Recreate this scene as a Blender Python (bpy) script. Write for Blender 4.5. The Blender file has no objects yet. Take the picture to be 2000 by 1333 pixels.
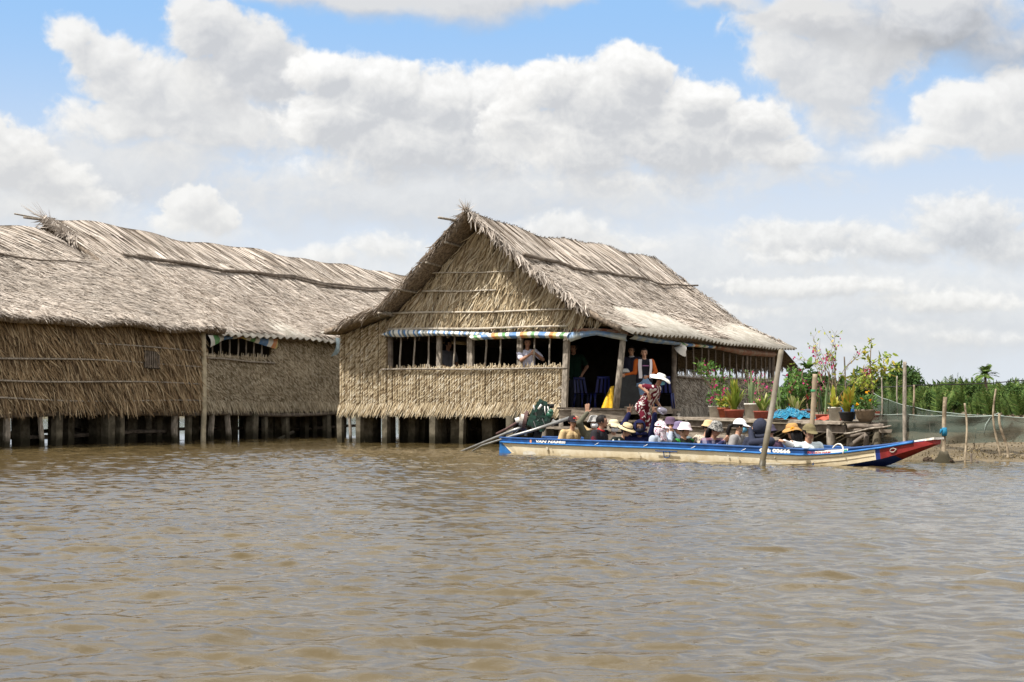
import bpy, bmesh, math, random
import numpy as np
from mathutils import Vector, Matrix, Quaternion
random.seed(7); rng = np.random.default_rng(7)
SC = bpy.context.scene; COL = SC.collection
R = math.radians

# ------------------------------------------------------------------ camera, sky, sun, exposure
EYE = 0.95; FPX = 3000.0; HZ = 800.0
cam_d = bpy.data.cameras.new('camera'); cam = bpy.data.objects.new('camera', cam_d); COL.objects.link(cam)
cam.location = (0, 0, EYE); cam.rotation_euler = (R(90), 0, 0)
cam_d.sensor_width = 36; cam_d.lens = 54; cam_d.shift_y = (HZ-666.5)/2000
cam_d.clip_start = 0.1; cam_d.clip_end = 6000
SC.camera = cam
SUN_H = Vector((-0.90, -0.45, 0)).normalized(); SUN_EL = R(57)
SUN = Vector((SUN_H.x*math.cos(SUN_EL), SUN_H.y*math.cos(SUN_EL), math.sin(SUN_EL)))
sd = bpy.data.lights.new('sun', 'SUN'); so = bpy.data.objects.new('sun', sd); COL.objects.link(so)
sd.energy = 5.0; sd.angle = R(0.6); sd.color = (1, 0.955, 0.88)
so.location = (-30, -20, 60); so.rotation_euler = SUN.to_track_quat('Z', 'Y').to_euler()
SC.view_settings.view_transform = 'Standard'; SC.view_settings.look = 'None'
SC.view_settings.gamma = 1; SC.view_settings.exposure = 0.5
SC.cycles.max_bounces = 6; SC.cycles.diffuse_bounces = 3; SC.cycles.glossy_bounces = 3
SC.cycles.transparent_max_bounces = 12; SC.cycles.caustics_reflective = False; SC.cycles.caustics_refractive = False
SC.cycles.use_denoising = True

def at(px, py, Y):
    return Vector(((px-1000)/FPX*Y, Y, EYE+(HZ-py)/FPX*Y))

class NT:
    """small helper to write node trees"""
    def __init__(s, tree): s.t = tree; s.n = tree.nodes; s.l = tree.links
    def new(s, typ, **kw):
        n = s.n.new(typ)
        for k, v in kw.items(): setattr(n, k, v)
        return n
    def put(s, sock, v):
        if isinstance(v, bpy.types.NodeSocket): s.l.new(v, sock)
        elif v is not None: sock.default_value = v
    def math(s, op, a, b=None, c=None, clamp=False):
        n = s.new('ShaderNodeMath', operation=op, use_clamp=clamp)
        for i, v in enumerate((a, b, c)):
            if v is not None: s.put(n.inputs[i], v)
        return n.outputs[0]
    def mix(s, f, a, b, mode='MIX'):
        n = s.new('ShaderNodeMix', data_type='RGBA', blend_type=mode)
        s.put(n.inputs[0], f); s.put(n.inputs[6], a); s.put(n.inputs[7], b)
        return n.outputs[2]
    def smooth(s, v, lo, hi, a=0.0, b=1.0):
        n = s.new('ShaderNodeMapRange', interpolation_type='SMOOTHSTEP')
        s.put(n.inputs[0], v); s.put(n.inputs[1], lo); s.put(n.inputs[2], hi); s.put(n.inputs[3], a); s.put(n.inputs[4], b)
        return n.outputs[0]
    def noise(s, vec, scale, detail=4, rough=.55, dist=0.0):
        n = s.new('ShaderNodeTexNoise'); s.put(n.inputs['Vector'], vec); n.inputs['Scale'].default_value = scale
        n.inputs['Detail'].default_value = detail; n.inputs['Roughness'].default_value = rough; n.inputs['Distortion'].default_value = dist
        return n
    def ramp(s, f, stops, interp='LINEAR'):
        n = s.new('ShaderNodeValToRGB'); n.color_ramp.interpolation = interp
        el = n.color_ramp.elements
        while len(el) < len(stops): el.new(0.5)
        for e, (p, c) in zip(el, stops): e.position = p; e.color = (*c, 1) if len(c) == 3 else c
        s.put(n.inputs[0], f); return n.outputs[0]

def c4(c): return (c[0], c[1], c[2], 1.0)

# ---- world: Nishita sky with cumulus clouds laid out by azimuth and elevation
W = bpy.data.worlds.new('World'); SC.world = W; W.use_nodes = True
# ------------------------------------------------------------------ cloud field, computed by direction (azimuth, elevation)
def _hash(ix, iy, s):
    h = (ix.astype(np.int64)*374761393+iy.astype(np.int64)*668265263+s*974634777) & 0xFFFFFFFF
    h = ((h ^ (h >> 13))*1274126177) & 0xFFFFFFFF
    return ((h ^ (h >> 16)) & 0xFFFFFF)/float(0xFFFFFF)
def gnoise(x, y, s=0):
    ix = np.floor(x); iy = np.floor(y); fx = x-ix; fy = y-iy
    ux = fx*fx*fx*(fx*(fx*6-15)+10); uy = fy*fy*fy*(fy*(fy*6-15)+10)
    def g(a, b):
        t = _hash(ix+a, iy+b, s)*(2*np.pi); return np.cos(t)*(fx-a)+np.sin(t)*(fy-b)
    n0 = g(0, 0)*(1-ux)+g(1, 0)*ux; n1 = g(0, 1)*(1-ux)+g(1, 1)*ux
    return (n0*(1-uy)+n1*uy)*1.5
def fbm(x, y, o=5, s=0, gain=.5):
    t = 0; a = 1; n = 0
    for k in range(o):
        t = t+a*gnoise(x, y, s+k); n += a; a *= gain; x = x*2.03+17.1; y = y*2.03+5.3
    return t/n
def puff(x, y, o=5, s=0, gain=.56):
    """billowy noise: round lobes with sharp creases between them"""
    t = 0; a = 1; n = 0
    for k in range(o):
        t = t+a*(1-2*np.abs(gnoise(x, y, s+k))); n += a; a *= gain; x = x*2.07+11.7; y = y*2.07+3.1
    return t/n
def sstep(v, a, b):
    t = np.clip((v-a)/(b-a), 0, 1); return t*t*(3-2*t)
# every cloud bank: [blobs (x, y, rx, ry, amplitude)], edge softness, top brightness, base brightness, opacity, lobe size
BANKS = [
 ([(150, 330, 330, 90, 1.0), (900, 400, 700, 90, 1.0), (60, 400, 260, 80, 1.1), (620, 360, 300, 60, .9), (1500, 350, 260, 60, .7)], .60, .90, .83, .82, 130, 1),
 ([(1750, 640, 700, 140, 1.5), (1300, 540, 480, 110, 1.2), (1100, 620, 400, 120, 1.1), (700, 540, 400, 70, 1.0), (300, 470, 300, 60, .9), (100, 430, 260, 50, 1.0)], .85, .93, .84, .62, 110, 2),
 ([(1560, 470, 170, 50, .95), (1730, 480, 150, 46, .9), (1880, 430, 140, 62, 1.05), (1970, 490, 160, 60, .9), (1640, 520, 260, 34, .6)], .42, .955, .80, .85, 64, 3),
 ([(1600, 560, 260, 26, .85), (1850, 590, 200, 30, .9), (1450, 610, 180, 24, .7), (1900, 660, 220, 26, .9), (1650, 680, 160, 20, .7), (1560, 500, 140, 22, .7), (1480, 560, 120, 30, .8), (1780, 640, 140, 26, .8)], .42, .975, .83, .8, 46, 15),
 ([(1100, 450, 120, 42, .8), (1180, 480, 150, 40, .8), (760, 490, 120, 40, .8), (640, 500, 90, 34, .9), (560, 500, 60, 26, .6)], .42, .965, .84, .85, 52, 4),
 ([(375, 400, 55, 40, 1.25), (415, 430, 60, 40, 1.1), (340, 440, 60, 30, .8)], .28, .965, .88, .95, 45, 5),
 ([(20, 310, 90, 60, 1.3), (90, 350, 90, 50, 1.1), (-60, 300, 120, 90, 1.2), (150, 390, 150, 40, .8)], .30, .97, .86, .97, 70, 6),
 ([(140, 70, 60, 45, 1.0), (200, 110, 80, 55, 1.1), (270, 160, 110, 65, 1.1), (350, 190, 120, 75, 1.1), (230, 240, 160, 60, 1.0), (420, 250, 160, 70, 1.1), (520, 280, 150, 60, .9), (330, 300, 200, 60, .9)], .42, .965, .86, .97, 75, 7),
 ([(400, 60, 80, 60, 1.2), (480, 100, 80, 70, 1.3), (530, 150, 90, 80, 1.2), (440, 170, 100, 80, 1.1), (370, 20, 60, 40, 1.0), (560, 230, 100, 70, 1.0)], .42, .945, .83, .97, 75, 8),
 ([(630, 135, 70, 38, 1.4), (740, 170, 110, 60, 1.2), (860, 200, 120, 70, 1.1), (960, 180, 90, 55, 1.1), (660, 230, 130, 70, 1.2), (800, 280, 200, 70, 1.2), (960, 300, 170, 80, 1.0), (740, 330, 280, 50, .9)], .36, .99, .84, .97, 70, 9),
 ([(1080, 165, 90, 55, 1.1), (1240, 145, 70, 60, 1.35), (1190, 200, 130, 80, 1.2), (1350, 200, 80, 60, 1.25), (1460, 240, 90, 55, 1.2), (1330, 280, 200, 80, 1.2), (1520, 300, 110, 50, 1.0), (1150, 290, 170, 80, 1.1), (1230, 360, 300, 45, .9), (1010, 230, 100, 70, .9)], .34, .99, .84, .98, 70, 10),
 ([(1540, 120, 90, 55, 1.1), (1620, 170, 120, 65, 1.1), (1640, 240, 110, 60, 1.1), (1720, 280, 120, 50, 1.0), (1560, 40, 140, 60, 1.0), (1680, 110, 160, 80, 1.1), (1600, 300, 160, 34, .9)], .48, .95, .86, .96, 85, 11),
 ([(1880, 210, 100, 50, 1.2), (1960, 250, 110, 70, 1.2), (1840, 270, 120, 40, 1.0), (1990, 180, 90, 60, 1.1), (1760, 300, 140, 36, 1.0)], .42, .97, .88, .96, 75, 12),
 ([(1430, 5, 120, 36, 1.0), (1600, 30, 190, 60, 1.1), (1800, 70, 220, 75, 1.4), (1960, 100, 180, 75, 1.4), (1820, 10, 260, 70, 1.3), (1960, 140, 160, 50, 1.0)], .95, .875, .72, .96, 150, 13),
 ([(560, -10, 130, 40, .9), (720, 5, 200, 45, 1.2), (900, 5, 210, 52, 1.3), (1060, -5, 140, 36, 1.0)], .75, .87, .775, .95, 140, 14),
]
def sky_color(az, el):
    """linear RGB of the cloudy sky for arrays of directions"""
    X = 1000+FPX*np.where(np.abs(az) < .7, np.tan(np.clip(az, -.7, .7)), az*1.203)
    Y = HZ-FPX*np.tan(np.minimum(el, 1.2))/np.maximum(np.cos(az), .76)
    hz = sstep(el, .085, .265)[..., None]; hz2 = sstep(el, .25, 1.2)[..., None]
    col = np.array([.73, .785, .86])*(1-hz)+np.array([.325, .57, .925])*hz
    col = col*(1-hz2)+np.array([.10, .24, .66])*hz2
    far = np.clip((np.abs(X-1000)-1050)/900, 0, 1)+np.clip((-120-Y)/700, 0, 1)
    out = [col]
    def over(D, T_, top, base, op, soft, s):
        al = sstep(D, 0, soft)*op
        bright = base+(top-base)*T_
        bright = np.clip(bright, .40, 1.02)[..., None]
        warm = np.array([1.0, .985, .955])*sstep(bright, .78, .95)+np.array([.968, .978, 1.005])*(1-sstep(bright, .78, .95))
        lin = np.where(bright <= .04045, bright/12.92, ((bright+.055)/1.055)**2.4)*warm
        out[0] = out[0]*(1-al[..., None])+lin*al[..., None]
    wx = fbm(X/160, Y/120, 4, 91); wy = fbm(X/160+40, Y/120, 4, 95)
    for (bl, soft, top, base, op, lob, s) in BANKS:
        x0 = min(b[0]-2.4*b[2] for b in bl); x1 = max(b[0]+2.4*b[2] for b in bl); y0 = min(b[1]-2.4*b[3] for b in bl); y1 = max(b[1]+2.4*b[3] for b in bl)
        k = (X > x0) & (X < x1) & (Y > y0) & (Y < y1)
        if not k.any(): continue
        xs, ys, ax, ay = X[k], Y[k], wx[k], wy[k]
        def field(xx, yy):
            f = np.zeros_like(xx)
            for (bx, by, rx, ry, a) in bl:
                f = np.maximum(f, a*np.exp(-(((xx-bx)/rx)**2+((yy-by)/ry)**2)))+.12*a*np.exp(-(((xx-bx)/rx)**2+((yy-by)/ry)**2))
            n = .62*puff(xx/lob, yy/lob*1.15, 6, s*20)+.55*fbm(xx/lob*.7, yy/lob, 6, s*20+9, .58)
            return f-.47+n*.40
        q = lob*.34
        px_, py_ = xs+ax*q, ys+ay*q
        fn = fbm(xs/26+ax, ys/20+ay, 5, 700+s, .6); D = field(px_, py_)+.16*fn; D1 = field(px_-lob*.16, py_-lob*.22); D2 = field(px_-lob*.35, py_-lob*.62)
        edge = np.clip((D-D1)*1.0+.10, -.5, .8); over_ = np.clip(D2, 0, .9)
        T_ = np.clip(.70+edge*.85-over_*.80+.22*fn, -.1, 1.15)
        cur = out[0]; out[0] = cur[k]; low = np.zeros_like(xs); wsum = 1e-6
        cy = sum(b[1]*b[4]*b[2] for b in bl)/sum(b[4]*b[2] for b in bl); hy = max(b[3] for b in bl)
        low = sstep((ys-cy)/hy, -.3, 1.6)
        over(D, T_, top, base, op, soft*(1+1.6*low), s); cur[k] = out[0]; out[0] = cur
    # broken cloud over the rest of the sky
    n = .6*puff(X/420, Y/260, 6, 501)+.6*fbm(X/600, Y/380, 6, 530, .55); n2 = .6*puff(X/420-.25, Y/260-.3, 4, 501)+.6*fbm(X/600-.2, Y/380-.22, 4, 530, .55)
    al = sstep(n+.48, 0, .45)*np.clip(far*1.6, 0, 1); b = np.clip(.88-(n2-.05)*.40+(n-n2)*.35, .6, .97)[..., None]
    lin = ((b+.055)/1.055)**2.4*np.array([1.0, .985, .955])
    return (out[0]*(1-al[..., None])+lin*al[..., None])*(SKY_GAIN*(1+.9*np.clip(far, 0, 1)))[..., None]  # sky outside the view is boosted to add ambient fill light
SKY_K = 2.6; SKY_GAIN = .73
def build_world():
    """sky picture addressed by direction: finer near the river, coarser behind"""
    w, h = 3072, 768
    us = (np.arange(w)+.5)/w; vs = (np.arange(h)+.5)/h; at_ = math.atan(math.pi*SKY_K)
    az = np.tan((us*2-1)*at_)/SKY_K; el = np.tan(vs*math.atan(2*math.pi))/4
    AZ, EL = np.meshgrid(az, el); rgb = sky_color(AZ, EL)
    px = np.ones((h, w, 4), np.float32); px[..., :3] = rgb
    img = bpy.data.images.new('cloudy_sky', w, h, float_buffer=True); img.colorspace_settings.name = 'Linear Rec.709'
    img.pixels.foreach_set(px.ravel()); img.update(); img.pack()
    T = NT(W.node_tree); T.n.clear()
    tc = T.new('ShaderNodeTexCoord'); sp = T.new('ShaderNodeSeparateXYZ'); T.put(sp.inputs[0], tc.outputs['Generated'])
    a = T.math('ARCTAN2', sp.outputs[0], sp.outputs[1]); e = T.math('ARCSINE', sp.outputs[2])
    u = T.math('MULTIPLY_ADD', T.math('ARCTANGENT', T.math('MULTIPLY', a, SKY_K)), .5/at_, .5)
    v = T.math('DIVIDE', T.math('ARCTANGENT', T.math('MULTIPLY', T.math('MAXIMUM', e, 0.0), 4.0)), math.atan(2*math.pi))
    cv = T.new('ShaderNodeCombineXYZ'); T.put(cv.inputs[0], u); T.put(cv.inputs[1], v)
    tx = T.new('ShaderNodeTexImage'); tx.image = img; tx.extension = 'EXTEND'; T.put(tx.inputs[0], cv.outputs[0])
    sky = T.new('ShaderNodeTexSky', sky_type='NISHITA', sun_disc=False, sun_elevation=SUN_EL,
                sun_rotation=math.atan2(SUN_H.x, SUN_H.y), altitude=0, air_density=1.0, dust_density=.6, ozone_density=2.5)
    ST = .1
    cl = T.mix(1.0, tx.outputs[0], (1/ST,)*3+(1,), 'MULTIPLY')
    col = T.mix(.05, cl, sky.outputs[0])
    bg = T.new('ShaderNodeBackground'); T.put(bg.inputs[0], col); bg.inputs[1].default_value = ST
    out = T.new('ShaderNodeOutputWorld'); T.l.new(bg.outputs[0], out.inputs[0])
    W.cycles.sampling_method = 'MANUAL'; W.cycles.sample_map_resolution = 512
build_world()

# ------------------------------------------------------------------ helpers
def link(name, data, parent=None, root_loc=None):
    o = bpy.data.objects.new(name, data); COL.objects.link(o)
    if parent is not None:
        o.parent = parent
        if root_loc is not False:
            w = Vector((0, 0, 0)); p = parent
            while p is not None: w += p.location; p = p.parent
            o.location = -w
    return o
def thing(name, label, cat, loc=(0, 0, 0), group=None):
    o = bpy.data.objects.new(name, None); COL.objects.link(o); o.location = loc; o.empty_display_size = .2
    o['label'] = label; o['category'] = cat
    if group: o['group'] = group
    return o
def tag(o, label, cat, group=None):
    o['label'] = label; o['category'] = cat
    if group: o['group'] = group
    return o
def mesh_np(name, V, F, mats, parent=None, smooth=False, mi=None, local=False):
    V = np.asarray(V, np.float32).reshape(-1, 3)
    me = bpy.data.meshes.new(name)
    if isinstance(F, np.ndarray):
        k = F.shape[1]; me.vertices.add(len(V)); me.vertices.foreach_set('co', V.ravel())
        me.loops.add(F.size); me.loops.foreach_set('vertex_index', F.ravel().astype(np.int32))
        me.polygons.add(len(F)); me.polygons.foreach_set('loop_start', np.arange(0, F.size, k, dtype=np.int32))
        me.polygons.foreach_set('loop_total', np.full(len(F), k, np.int32))
        me.update(calc_edges=True)
    else:
        me.from_pydata(V.tolist(), [], F)
    for m in (mats if isinstance(mats, (list, tuple)) else [mats]): me.materials.append(m)
    if mi is not None: me.polygons.foreach_set('material_index', np.asarray(mi, np.int32))
    if smooth: me.polygons.foreach_set('use_smooth', np.ones(len(me.polygons), bool))
    me.update(); me.validate()
    return link(name, me, parent, False if local else None)

class G:
    def __init__(s): s.V = []; s.F = []; s.M = []; s.m = 0
    def add(s, V, F):
        b = len(s.V); s.V += [tuple(v) for v in V]; s.F += [tuple(i+b for i in f) for f in F]; s.M += [s.m]*len(F); return s
    def box(s, c, size, rot=None, jit=0):
        h = Vector(size)/2; V = []
        for x in (-1, 1):
            for y in (-1, 1):
                for z in (-1, 1):
                    p = Vector((x*h.x, y*h.y, z*h.z))
                    if jit: p += Vector((random.uniform(-jit, jit), random.uniform(-jit, jit), random.uniform(-jit, jit)))
                    if rot is not None: p = rot @ p
                    V.append(p+Vector(c))
        return s.add(V, [(0, 1, 3, 2), (4, 6, 7, 5), (0, 4, 5, 1), (2, 3, 7, 6), (0, 2, 6, 4), (1, 5, 7, 3)])
    def beam(s, a, b, w, h, up=(0, 0, 1), jit=0):
        a, b = Vector(a), Vector(b); d = (b-a); L = d.length; x = d.normalized(); y = Vector(up).cross(x).normalized(); z = x.cross(y)
        return s.box((a+b)/2, (L, w, h), Matrix((x, y, z)).transposed(), jit)
    def tube(s, pts, rad, n=8, cap=True):
        pts = [Vector(p) for p in pts]; k = len(pts); rad = list(rad) if hasattr(rad, '__len__') else [rad]*k
        V = []; F = []; ref = None
        for i, p in enumerate(pts):
            t = (pts[min(i+1, k-1)]-pts[max(i-1, 0)]).normalized()
            if ref is None:
                ref = t.orthogonal().normalized()
            ref = (ref-t*ref.dot(t)).normalized(); bi = t.cross(ref)
            for j in range(n):
                a = 2*math.pi*j/n; V.append(p+(ref*math.cos(a)+bi*math.sin(a))*rad[i])
        for i in range(k-1):
            for j in range(n):
                F.append((i*n+j, i*n+(j+1) % n, (i+1)*n+(j+1) % n, (i+1)*n+j))
        if cap: F.append(tuple(range(n-1, -1, -1))); F.append(tuple(range((k-1)*n, k*n)))
        return s.add(V, F)
    def lathe(s, prof, c=(0, 0, 0), n=16, rot=None, sx=1, sy=1):
        V = []; F = []; k = len(prof)
        for (r, z) in prof:
            for j in range(n):
                a = 2*math.pi*j/n; p = Vector((r*math.cos(a)*sx, r*math.sin(a)*sy, z))
                if rot is not None: p = rot @ p
                V.append(p+Vector(c))
        for i in range(k-1):
            for j in range(n): F.append((i*n+j, i*n+(j+1) % n, (i+1)*n+(j+1) % n, (i+1)*n+j))
        F.append(tuple(range(n-1, -1, -1))); F.append(tuple(range((k-1)*n, k*n)))
        return s.add(V, F)
    def ell(s, c, r, rot=None, n=10, m=7):
        r = Vector(r) if hasattr(r, '__len__') else Vector((r, r, r)); prof = []
        V = []; F = []
        for i in range(m+1):
            th = math.pi*i/m
            for j in range(n):
                a = 2*math.pi*j/n; p = Vector((max(math.sin(th), 1e-3)*math.cos(a)*r.x, max(math.sin(th), 1e-3)*math.sin(a)*r.y, -math.cos(th)*r.z))
                if rot is not None: p = rot @ p
                V.append(p+Vector(c))
        for i in range(m):
            for j in range(n): F.append((i*n+j, i*n+(j+1) % n, (i+1)*n+(j+1) % n, (i+1)*n+j))
        return s.add(V, F)
    def grid(s, fn, nu, nv):
        V = [fn(i/(nu-1), j/(nv-1)) for j in range(nv) for i in range(nu)]
        F = [(j*nu+i, j*nu+i+1, (j+1)*nu+i+1, (j+1)*nu+i) for j in range(nv-1) for i in range(nu-1)]
        return s.add(V, F)
    def build(s, name, mats, parent=None, smooth=False, local=False):
        return mesh_np(name, s.V, s.F, mats, parent, smooth, s.M, local)

def blades(P, D, N, L, Wd, lift=.02, tip=.3, curl=0.0, hs=(.15, 1, 1.1)):
    """leaf strips: P base, D direction, N outward normal (arrays n x 3)"""
    n = len(P); L = np.broadcast_to(L, n)[:, None]; Wd = np.broadcast_to(Wd, n)[:, None]; lift = np.broadcast_to(lift, n)[:, None]
    curl = np.broadcast_to(curl, n)[:, None]
    S = np.cross(D, N); S /= np.linalg.norm(S, axis=1, keepdims=True)+1e-9
    V = np.empty((n, 6, 3))
    for k, (t, w, h, c) in enumerate(((0, .75, hs[0], 0), (.55, 1, hs[1], .3), (1, tip, hs[2], 1))):
        cpt = P+D*L*t+N*lift*h+S*curl*c
        V[:, 2*k] = cpt-S*Wd*w/2; V[:, 2*k+1] = cpt+S*Wd*w/2
    b = np.arange(n)[:, None]*6
    F = np.stack([b+[0, 1, 3, 2], b+[2, 3, 5, 4]], 1).reshape(-1, 4)
    return V.reshape(-1, 3), F
def join(parts):
    Vs = []; Fs = []; b = 0
    for V, F in parts: Vs.append(V); Fs.append(F+b); b += len(V)
    return np.concatenate(Vs), np.concatenate(Fs)
def unit(A): return A/(np.linalg.norm(A, axis=-1, keepdims=True)+1e-9)

# ------------------------------------------------------------------ materials
MATS = {}
def mat(name, col, rough=.8, spec=.14, var=.0, scale=8, metal=0, col2=None, bump=0, bscale=40, stretch=None, trans=0, tide=0, tidecol=(.035, .03, .018)):
    if name in MATS: return MATS[name]
    m = bpy.data.materials.new(name); m.use_nodes = True; T = NT(m.node_tree); b = T.n['Principled BSDF']
    b.inputs['Roughness'].default_value = rough; b.inputs['Metallic'].default_value = metal; b.inputs['Specular IOR Level'].default_value = spec
    tc = T.new('ShaderNodeTexCoord'); vec = tc.outputs['Object']
    if stretch:
        mp = T.new('ShaderNodeMapping'); mp.inputs['Scale'].default_value = stretch; T.put(mp.inputs[0], vec); vec = mp.outputs[0]
    if var or col2:
        nz = T.noise(vec, scale, 5, .6)
        c2 = col2 or tuple(c*(1-var) for c in col); c1 = col if col2 else tuple(min(c*(1+var*.6), 1) for c in col)
        f = T.smooth(nz.outputs[0], .35, .65)
        T.put(b.inputs['Base Color'], T.mix(f, c4(c1), c4(c2)))
    else: b.inputs['Base Color'].default_value = c4(col)
    if tide:
        sp = T.new('ShaderNodeSeparateXYZ'); T.put(sp.inputs[0], tc.outputs['Object']); zz = T.math('MULTIPLY_ADD', T.noise(tc.outputs['Object'], 9, 3, .6).outputs[0], .22, T.math('SUBTRACT', sp.outputs[2], .11))
        src = b.inputs['Base Color'].links[0].from_socket; T.put(b.inputs['Base Color'], T.mix(T.smooth(zz, tide*.5-.06, tide+.06, 1, 0), src, c4(tidecol)))
    if bump:
        nb = T.noise(vec, bscale, 3, .6); bn = T.new('ShaderNodeBump'); bn.inputs['Strength'].default_value = bump; bn.inputs['Distance'].default_value = .02
        T.put(bn.inputs['Height'], nb.outputs[0]); T.put(b.inputs['Normal'], bn.outputs[0])
    if trans: 
        b.inputs['Subsurface Weight'].default_value = 0
    MATS[name] = m; return m
def island_mat(name, stops, rough=.85, big=.25, bscale=.9, spec=.2, leaf=0, patch=None):
    """colour varies from strip to strip, plus large weathered patches"""
    m = bpy.data.materials.new(name); m.use_nodes = True; T = NT(m.node_tree); b = T.n['Principled BSDF']
    ge = T.new('ShaderNodeNewGeometry'); col = T.ramp(ge.outputs['Random Per Island'], stops)
    tc = T.new('ShaderNodeTexCoord'); nz = T.noise(tc.outputs['Object'], bscale, 4, .6)
    if patch: col = T.mix(T.smooth(nz.outputs[0], .45, .68, 0, .7), col, c4(patch))
    f = T.smooth(nz.outputs[0], .3, .7, 1-big, 1+big*.5)
    vm = T.new('ShaderNodeVectorMath', operation='SCALE'); T.put(vm.inputs[0], col); T.put(vm.inputs[3], f)
    T.put(b.inputs['Base Color'], vm.outputs[0]); b.inputs['Roughness'].default_value = rough; b.inputs['Specular IOR Level'].default_value = spec
    if leaf:
        tr = T.new('ShaderNodeBsdfTranslucent'); T.put(tr.inputs[0], vm.outputs[0]); mx = T.new('ShaderNodeMixShader'); mx.inputs[0].default_value = leaf
        T.l.new(b.outputs[0], mx.inputs[1]); T.l.new(tr.outputs[0], mx.inputs[2]); T.l.new(mx.outputs[0], T.n['Material Output'].inputs[0])
    MATS[name] = m; return m
M_ROOF = island_mat('weathered_thatch', [(0, (.22, .182, .15)), (.15, (.36, .305, .255)), (.5, (.465, .405, .35)), (.85, (.54, .475, .415)), (1, (.61, .55, .49))], big=.2, bscale=.8)
M_ROOFB = mat('thatch_underlay', (.23, .185, .145), .95, .1, .5, 14)
M_WALL = island_mat('golden_thatch', [(0, (.15, .10, .055)), (.25, (.35, .265, .16)), (.6, (.53, .43, .28)), (.88, (.63, .535, .385)), (1, (.72, .65, .52))], big=.16, bscale=1.2, rough=.7)
M_WALLB = mat('thatch_backing', (.13, .09, .05), .95, .1, .5, 14)
M_GREYW = island_mat('grey_thatch', [(0, (.10, .085, .07)), (.3, (.23, .20, .165)), (.7, (.36, .32, .27)), (1, (.48, .44, .38))], big=.2, bscale=1.5)
M_POLE = mat('weathered_pole', (.30, .26, .215), .8, .15, .4, 6, stretch=(3, 3, 1), bump=.3, tide=.28)
M_POLED = mat('dark_pole', (.17, .14, .115), .85, .2, .4, 6, bump=.3)
M_BAMBOO = mat('bamboo', (.42, .36, .25), .6, .35, .3, 5)
M_PLANK = mat('grey_plank', (.30, .255, .205), .85, .2, .0, 5, col2=(.17, .14, .11), bump=.5, stretch=(1, 1, 3))
M_CONC = mat('wet_concrete', (.15, .13, .095), .9, .2, .0, 4, col2=(.065, .055, .038), bump=.5, tide=.30)
M_CORR = mat('fibre_cement_sheet', (.42, .395, .35), .85, .15, .0, 3, col2=(.29, .265, .225))
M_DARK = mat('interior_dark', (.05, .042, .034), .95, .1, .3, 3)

# ------------------------------------------------------------------ water
def build_water():
    m = bpy.data.materials.new('muddy_river_water'); m.use_nodes = True; T = NT(m.node_tree); b = T.n['Principled BSDF']
    tc = T.new('ShaderNodeTexCoord'); nz = T.noise(tc.outputs['Object'], .35, 3, .5)
    T.put(b.inputs['Base Color'], T.mix(T.smooth(nz.outputs[0], .3, .7), (.070, .050, .020, 1), (.088, .064, .027, 1)))
    b.inputs['Roughness'].default_value = .03; b.inputs['IOR'].default_value = 1.333
    mp = T.new('ShaderNodeMapping'); mp.inputs['Scale'].default_value = (1, 1.5, 1); T.put(mp.inputs[0], tc.outputs['Object'])
    n1 = T.noise(mp.outputs[0], 7.5, 5, .6, .6); n2 = T.noise(mp.outputs[0], 2.6, 3, .5, .5)
    h = T.math('MULTIPLY_ADD', n2.outputs[0], 1.6, n1.outputs[0])
    bn = T.new('ShaderNodeBump'); bn.inputs['Strength'].default_value = .22; bn.inputs['Distance'].default_value = .02
    T.put(bn.inputs['Height'], h); T.put(b.inputs['Normal'], bn.outputs[0])
    def axis(segs):
        out = [segs[0][0]]
        for (a, e, st0, st1) in segs:
            x = a; 
            while x < e-1e-6:
                t = (x-a)/(e-a); x = min(e, x+st0+(st1-st0)*t); out.append(x)
        return np.array(out)
    ys = axis([(-60, 3.5, 6, .5), (3.5, 12, .018, .030), (12, 50, .030, .09), (50, 120, .15, 3), (120, 3000, 3, 300)])
    xr = axis([(0, 5, .024, .03), (5, 18, .035, .07), (18, 60, .1, 4), (60, 2500, 5, 300)])
    xs = np.concatenate([-xr[:0:-1], xr])
    X, Y = np.meshgrid(xs, ys); Z = np.zeros_like(X); r = np.random.default_rng(3)
    amp_mask = np.clip((70-Y)/40, 0, 1)*np.clip((Y-2)/2, 0, 1)*np.clip((60-np.abs(X))/30, 0, 1)
    calm = .72+.28*np.sin(X*.23+.13*Y+1)*np.sin(Y*.19-.4)
    for k in range(120):
        lam = 10**r.uniform(math.log10(.10), math.log10(.85)); th = r.normal(math.pi/2+.2, .5); kx, ky = math.cos(th)*2*math.pi/lam, math.sin(th)*2*math.pi/lam
        a = .0021*lam**.65; ph = r.uniform(0, 6.28)
        s = np.sin(kx*X+ky*Y+ph+.6*np.sin(.31*X+.23*Y+ph))
        Z += a*(s+.25*np.cos(2*(kx*X+ky*Y+ph)))
    Z *= amp_mask*calm
    ny, nx = X.shape; idx = np.arange(nx*ny).reshape(ny, nx)
    F = np.stack([idx[:-1, :-1], idx[:-1, 1:], idx[1:, 1:], idx[1:, :-1]], -1).reshape(-1, 4)
    o = mesh_np('river_water', np.stack([X, Y, Z], -1), F, m, smooth=True); o['kind'] = 'structure'
build_water()
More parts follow.
